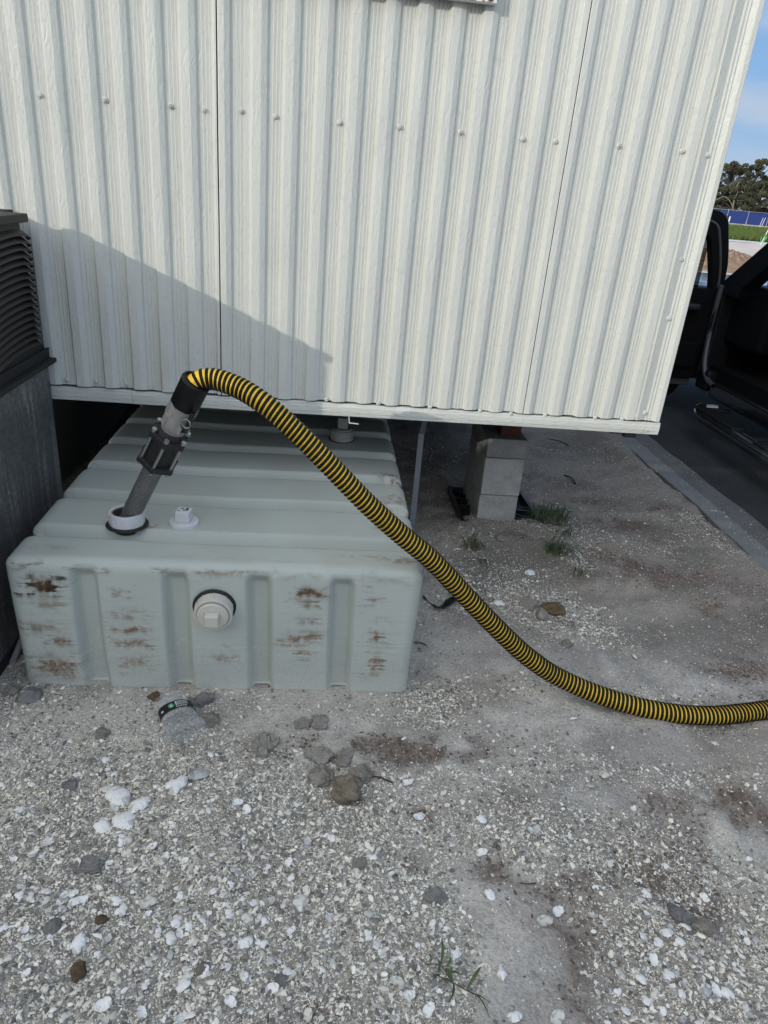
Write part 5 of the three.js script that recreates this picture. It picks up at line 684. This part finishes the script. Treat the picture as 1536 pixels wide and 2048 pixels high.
  const cup = (() => { const g = new THREE.SphereGeometry(1, 10, 4, 0, 6.2832, 0, 1.35).scale(1, 0.55, 0.8); return plain(g); })(), grit = (s) => { const g = new THREE.IcosahedronGeometry(1, 1), P = g.attributes.position; for (let i = 0; i < P.count; i++) { const k = 0.8 + 0.4 * hash(Math.round(P.getX(i) * 50), Math.round(P.getY(i) * 50 + P.getZ(i) * 97), s); P.setXYZ(i, P.getX(i) * k, P.getY(i) * k * 0.7, P.getZ(i) * k * 0.85); } g.computeVertexNormals(); return plain(g); };
  const arcGeo = (() => { const g = new THREE.TorusGeometry(0.8, 0.16, 5, 12, 3.6).rotateX(Math.PI / 2).scale(1, 0.8, 1.2); return plain(g); })();
  const scatter = (name, label, cat, geo, n, lo, hi, pw, pick, mat, dens, sd) => {
    seed = sd; const ms = [], cs = [], m = new THREE.Matrix4(), e = new THREE.Euler(), q = new THREE.Quaternion();
    for (let t = 0; ms.length < n && t < n * 30; t++) {
      const x = rr(-1.75, 2.42), z = rr(-1.7, 2.45), [px, py] = pixelOf(x, 0, z);
      if (px < -60 || px > 1600 || py > 2110 || (x > -0.88 && x < 0.32 && z < 1.02)) continue;
      if (rnd() > dens(x, z) * (x > 2.1 ? 0.25 : 1)) continue;
      const r = lo + (hi - lo) * Math.pow(rnd(), pw); e.set(rr(-0.5, 0.5), rnd() * 6.28, rr(-0.5, 0.5), 'YXZ'); q.setFromEuler(e);
      m.compose(V(x, (x > 2.13 ? (x < 2.26 ? 0.016 : 0) : gh(x, z)) + r * rr(-0.12, 0.14), z), q, V(r * rr(0.75, 1.5), r * rr(0.6, 1.1), r * rr(0.45, 1.1))); ms.push(m.clone()); cs.push(pick(x, z));
    }
    const im = new THREE.InstancedMesh(geo, mat, ms.length); im.name = name; im.castShadow = im.receiveShadow = true; const c = new THREE.Color(); ms.forEach((k, i) => { im.setMatrixAt(i, k); im.setColorAt(i, c.setRGB(...cs[i])); }); scene.add(tag(im, label, cat, null, 'stuff'));
  };
  const shellTone = () => { const k = rnd(), v = k < 0.46 ? rr(0.66, 0.90) : k < 0.76 ? rr(0.40, 0.62) : rr(0.16, 0.36), w = Math.pow(rnd(), 0.8); return [v, v * lerp(0.97, 0.925, w), v * lerp(0.905, 0.76, w)]; }, gritTone = () => { const v = rr(0.12, 0.38), w = rr(0, 1); return [v, v * lerp(0.985, 0.9, w), v * lerp(0.95, 0.76, w)]; };
  const chip = std([1, 1, 1], 0.65), mid = (x, z) => shelly(x, z), all = (x, z) => 0.045 + 0.95 * shelly(x, z);
  scatter('shell_fragments', 'crushed white shell fragments strewn over the ground', 'shell gravel', shard(1), 36000, 0.0013, 0.0085, 3.4, shellTone, chip, mid, 1001);
  scatter('shell_fragments_001', 'coarser broken shell bits strewn over the ground', 'shell gravel', shard(2), 9000, 0.0018, 0.0105, 2.8, shellTone, chip, mid, 1003);
  scatter('shell_fragments_002', 'tiny domed shells strewn over the ground', 'shell gravel', cup, 6000, 0.0018, 0.009, 2.6, shellTone, chip, mid, 1005);
  scatter('shell_fragments_003', 'curved shell rims strewn over the ground', 'shell gravel', arcGeo, 2600, 0.003, 0.010, 1.6, shellTone, chip, mid, 1007);
  scatter('shell_sand', 'specks of shell grit in the grey sand', 'grit', grit(5), 130000, 0.0008, 0.0028, 2, shellTone, chip, all, 1009);
  scatter('stone_grit', 'grey and brown grit between the shells', 'grit', grit(9), 22000, 0.0012, 0.0075, 3.6, gritTone, std([1, 1, 1], 0.9), (x, z) => 0.02 + 0.9 * shelly(x, z) + 0.3 * brown(x, z), 1011);
  // clods of brown soil
  scatter('soil_crumbs', 'crumbs of dark brown soil on the brown patches', 'soil', grit(13), 22000, 0.0009, 0.0062, 3.6, () => { const v = rr(0.09, 0.22); return [v, v * 0.78, v * 0.62]; }, std([1, 1, 1], 0.95), (x, z) => brown(x, z) * brown(x, z), 1013);
}
{ // crushed clear plastic cup with a black printed band
  const c = thing('plastic_cup', 'crushed clear plastic cup with a black label band before the tank', 'cup', V(0, 0, 0));
  const A = G(340, 1408), B = G(376, 1484), ax = B.clone().sub(A), L = ax.length(); ax.normalize(); const sd = V(-ax.z, 0, ax.x), y0 = gh((A.x + B.x) / 2, (A.z + B.z) / 2) + 0.001;
  const skin = (s0, s1, off, rows, seg, dir = 1, full = true) => { const p = [], uv = [], idx = []; for (let i = 0; i <= rows; i++) for (let j = 0; j <= seg; j++) { const s = lerp(s0, s1, i / rows), a = full ? j / seg * 2 * Math.PI : lerp(-0.15, Math.PI + 0.15, j / seg), w = lerp(0.046, 0.056, s) + off, h = lerp(0.026, 0.034, s) + off, wv = Math.abs(vnoise(s * 9 + 3, Math.cos(a) * 3 + 5, 601) - 0.5) + 0.6 * Math.abs(vnoise(s * 19 + 3 + Math.cos(a) * 4, Math.sin(a) * 6 + 9, 602) - 0.5) - 0.35, cr = 0.03 * wv * (off ? 0.15 : sstep(0.45, 0.7, s) + 0.25), r = 1 + cr * 16, q = V(A.x, y0 + h * 0.95, A.z).addScaledVector(ax, s * L * 1.0 + (off ? 0 : cr)).addScaledVector(sd, Math.cos(a) * w * r); q.y += Math.sin(a) * h * (Math.sin(a) < 0 ? 0.95 : r) * (s > 0.55 ? 0.75 : 1) + 0; p.push(q.x, q.y, q.z); uv.push(1 - j / seg, i / rows); } for (let i = 0; i < rows; i++) for (let j = 0; j < seg; j++) { const k = i * (seg + 1) + j; idx.push(k, k + 1, k + seg + 1, k + 1, k + seg + 2, k + seg + 1); } const g = new THREE.BufferGeometry(); g.setAttribute('position', new THREE.Float32BufferAttribute(p, 3)); g.setAttribute('uv', new THREE.Float32BufferAttribute(uv, 2)); g.setIndex(idx); g.computeVertexNormals(); return g; };
  const clear = phys([0.93, 0.94, 0.95], 0.1, { transmission: 0.88, thickness: 0, ior: 1.5 });
  part('cup_wall', skin(0, 1, 0, 40, 60), clear, c);
  const cv = document.createElement('canvas'); cv.width = 512; cv.height = 96; const k = cv.getContext('2d'); k.fillStyle = '#0b0c0d'; k.fillRect(0, 0, 512, 96); k.fillStyle = '#d8dadb'; k.fillRect(150, 40, 112, 44); k.fillStyle = '#0b0c0d'; for (let i = 0, x = 156; x < 254; i++) { const w = 2 + (i * 7 % 4); if (i % 2) k.fillRect(x, 43, w, 38); x += w; } k.fillStyle = '#cfd2d2'; k.font = 'bold 20px sans-serif'; for (let i = 0; i < 9; i++) k.fillRect(172 + i * 11, 14 + (i % 3), 7, 16 - (i % 2) * 6); k.fillStyle = '#3f8f6a'; k.beginPath(); k.arc(302, 52, 27, 0, 7); k.fill(); k.fillStyle = '#cfe2d8'; k.beginPath(); k.arc(302, 50, 12, 0, 7); k.fill(); k.fillStyle = '#3f8f6a'; k.beginPath(); k.arc(302, 50, 6, 0, 7); k.fill(); k.fillStyle = '#b9bcb9'; k.beginPath(); k.ellipse(400, 40, 17, 11, 0, 0, 7); k.fill();
  const tx = new THREE.CanvasTexture(cv); tx.colorSpace = THREE.SRGBColorSpace;
  part('label_band', skin(0.30, 0.52, 0.0014, 6, 60, 1, false), std([1, 1, 1], 0.45, { map: tx }), c, 'black band with barcode and round green mark');
  part('cup_base', new THREE.SphereGeometry(0.034, 24, 10).scale(1, 0.5, 0.12).rotateY(Math.atan2(ax.x, ax.z)).translate(A.x + ax.x * 0.004, y0 + 0.019, A.z + ax.z * 0.004), clear, c);
}
{ // torn black plastic scrap, twigs
  const sc = (px, py, pts, label) => { const q = G(px, py), g = new THREE.PlaneGeometry(1, 1, 12, 5), P = g.attributes.position; for (let i = 0; i < P.count; i++) { const u = P.getX(i) + 0.5, v = P.getY(i), w = 0.018 * (1 - 0.8 * Math.abs(u - 0.35)) * (0.6 + 0.8 * vnoise(u * 5, 2, 611)), a = pts[0].clone().lerp(pts[1], u), b = pts[1].clone().lerp(pts[2], u), c = a.lerp(b, u); P.setXYZ(i, c.x + v * w, 0.008 + 0.012 * vnoise(u * 7, v * 6, 613) + gh(c.x, c.z), c.z + v * w * 1.6); } void q; g.computeVertexNormals(); return tag(part('plastic_scrap', g, std([0.012, 0.012, 0.013], 0.4), scene), label, 'scrap'); };
  sc(865, 1215, [G(846, 1198), G(858, 1222), G(886, 1224)], 'torn black plastic scrap between the tank and the hose');
  sc(905, 1210, [G(884, 1222), G(900, 1208), G(924, 1196)], 'dark curled plastic strip right of the torn scrap, under the hose');
  const twig = (pts, r, label) => tag(part('twig', tube(pts.map(([px, py, h]) => { const q = G(px, py); q.y = gh(q.x, q.z) + h; return q; }), r, 18, 6), std([0.05, 0.035, 0.025], 0.9), scene), label, 'twig');
  twig([[830, 1286, 0.004], [840, 1288, 0.006], [853, 1292, 0.003]], 0.0022, 'short dark twig right of the tank foot'); twig([[745, 1560, 0.004], [758, 1566, 0.010], [784, 1572, 0.003]], 0.0022, 'reddish root bit beside the mossy rock'); twig([[1090, 880, 0.004], [1120, 886, 0.01], [1136, 894, 0.004]], 0.003, 'thin dark twig right of the pier cap'); twig([[1128, 950, 0.004], [1142, 958, 0.012], [1152, 968, 0.004]], 0.004, 'bent twig on the ground right of the block pier'); twig([[1040, 1767, 0.003], [1056, 1770, 0.006], [1072, 1766, 0.003]], 0.0014, 'thin curved stem on the bare sand');
}
{ // grass tufts by the pier and the weed in front
  seed = 1201;
  const bladeGeo = (pts, w) => { const c = new THREE.CatmullRomCurve3(pts), n = 9, p = [], idx = []; for (let i = 0; i <= n; i++) { const t = i / n, q = c.getPoint(t), T = c.getTangent(t), s = V(0, 1, 0).cross(T); if (s.lengthSq() < 1e-4) s.set(1, 0, 0); s.normalize(); const k = w * Math.pow(Math.sin(Math.PI * (0.12 + 0.88 * (1 - t)) * 0.9 + 0.1), 0.7) * (1 - t * t * 0.6); p.push(q.x - s.x * k, q.y, q.z - s.z * k, q.x, q.y - k * 0.35, q.z, q.x + s.x * k, q.y, q.z + s.z * k); } for (let i = 0; i < n; i++) for (let j = 0; j < 2; j++) { const a = i * 3 + j; idx.push(a, a + 1, a + 3, a + 1, a + 4, a + 3); } const g = new THREE.BufferGeometry(); g.setAttribute('position', new THREE.Float32BufferAttribute(p, 3)); g.setIndex(idx); g.computeVertexNormals(); return g; };
  const green = [phys([0.045, 0.085, 0.022], 0.6, { transmission: 0.3, thickness: 0 }), phys([0.075, 0.12, 0.03], 0.6, { transmission: 0.3, thickness: 0 }), phys([0.14, 0.125, 0.06], 0.7, { transmission: 0.2, thickness: 0 })];
  const tuft = (px, py, n, len, spread, label) => { const q = G(px, py), t = thing('grass_tuft', label, 'grass tuft', V(q.x, gh(q.x, q.z), q.z)), sets = [[], [], []]; for (let i = 0; i < n; i++) { const a = rnd() * 6.28, l = len * rr(0.5, 1.1), o = V(rr(-1, 1) * spread, 0, rr(-1, 1) * spread * 0.6), d = V(Math.cos(a), 0, Math.sin(a)), lean = rr(0.45, 1.15); sets[rnd() < 0.38 ? 0 : rnd() < 0.65 ? 1 : 2].push(bladeGeo([o, o.clone().addScaledVector(d, l * 0.25 * lean).add(V(0, l * 0.5, 0)), o.clone().addScaledVector(d, l * 0.65 * lean).add(V(0, l * lerp(0.85, 0.45, lean), 0)), o.clone().addScaledVector(d, l * lean).add(V(0, l * lerp(0.95, 0.22, lean), 0))], rr(0.0014, 0.003))); } sets.forEach((s, i) => { if (s.length) part('blades', s, green[i], t); }); };
  tuft(942, 1108, 40, 0.11, 0.035, 'small dark grass tuft left of the mound before the pier'); tuft(1096, 1058, 150, 0.15, 0.085, 'largest grass tuft, right of the black footing pad'); tuft(1112, 1122, 80, 0.13, 0.055, 'middle grass tuft in the gravel below the largest one'); tuft(1128, 1088, 26, 0.08, 0.05, 'thin grass tuft between the largest and middle tufts'); tuft(1152, 1160, 16, 0.09, 0.02, 'sparse dry grass tuft lowest of those right of the pier'); tuft(1256, 884, 34, 0.11, 0.12, 'dark grass under the trailer corner beside the kerb'); tuft(963, 1128, 10, 0.04, 0.02, 'tiny sprout of grass below the small tuft');
  const w = thing('weed', 'green creeping grass weed alone on the sand at the bottom', 'weed', V(0, 0, 0)), W = (px, py, h) => { const q = G(px, py); q.y = gh(q.x, q.z) + h; return q; }, lf = (l, wd, m = 1) => part('leaf', bladeGeo(l.map((a) => W(...a)), wd), [phys([0.030, 0.062, 0.014], 0.55, { transmission: 0.25, thickness: 0 }), phys([0.060, 0.110, 0.022], 0.5, { transmission: 0.3, thickness: 0 }), phys([0.10, 0.065, 0.04], 0.6)][m], w);
  part('stem', [tube([W(852, 1932, 0.004), W(872, 1936, 0.014), W(886, 1946, 0.02), W(902, 1968, 0.014)], 0.0013, 20, 6), tube([W(878, 1957, 0.012), W(902, 1968, 0.014), W(932, 1984, 0.010), W(952, 1994, 0.008)], 0.0013, 20, 6)], phys([0.06, 0.06, 0.028], 0.6), w);
  lf([[880, 1936, 0.015], [882, 1925, 0.03], [881, 1912, 0.035], [880, 1898, 0.03]], 0.0035, 1); lf([[881, 1912, 0.036], [880, 1905, 0.034], [880, 1899, 0.03]], 0.0022, 2); lf([[888, 1946, 0.02], [894, 1952, 0.026], [900, 1962, 0.022], [906, 1972, 0.014]], 0.0045, 1); lf([[892, 1944, 0.02], [897, 1936, 0.024], [899, 1928, 0.024]], 0.0035, 1); lf([[898, 1952, 0.02], [908, 1955, 0.024], [922, 1958, 0.016]], 0.0036, 1); lf([[933, 1984, 0.012], [942, 1974, 0.028], [951, 1962, 0.034], [958, 1950, 0.03]], 0.0042, 1); lf([[904, 1968, 0.014], [907, 1980, 0.016], [904, 1994, 0.012], [897, 2006, 0.004]], 0.0026, 0); lf([[876, 1950, 0.014], [878, 1938, 0.02], [874, 1930, 0.02]], 0.0035, 0); lf([[880, 1953, 0.012], [872, 1958, 0.016], [864, 1962, 0.006]], 0.0028, 0); lf([[948, 1992, 0.010], [960, 2004, 0.012], [970, 2020, 0.010], [980, 2038, 0.003]], 0.0018, 0); lf([[944, 1992, 0.010], [958, 1999, 0.014], [976, 2004, 0.006]], 0.0020, 0); lf([[862, 1928, 0.012], [858, 1922, 0.016], [860, 1916, 0.01]], 0.0018, 0);
}
renderer.render(scene, camera);
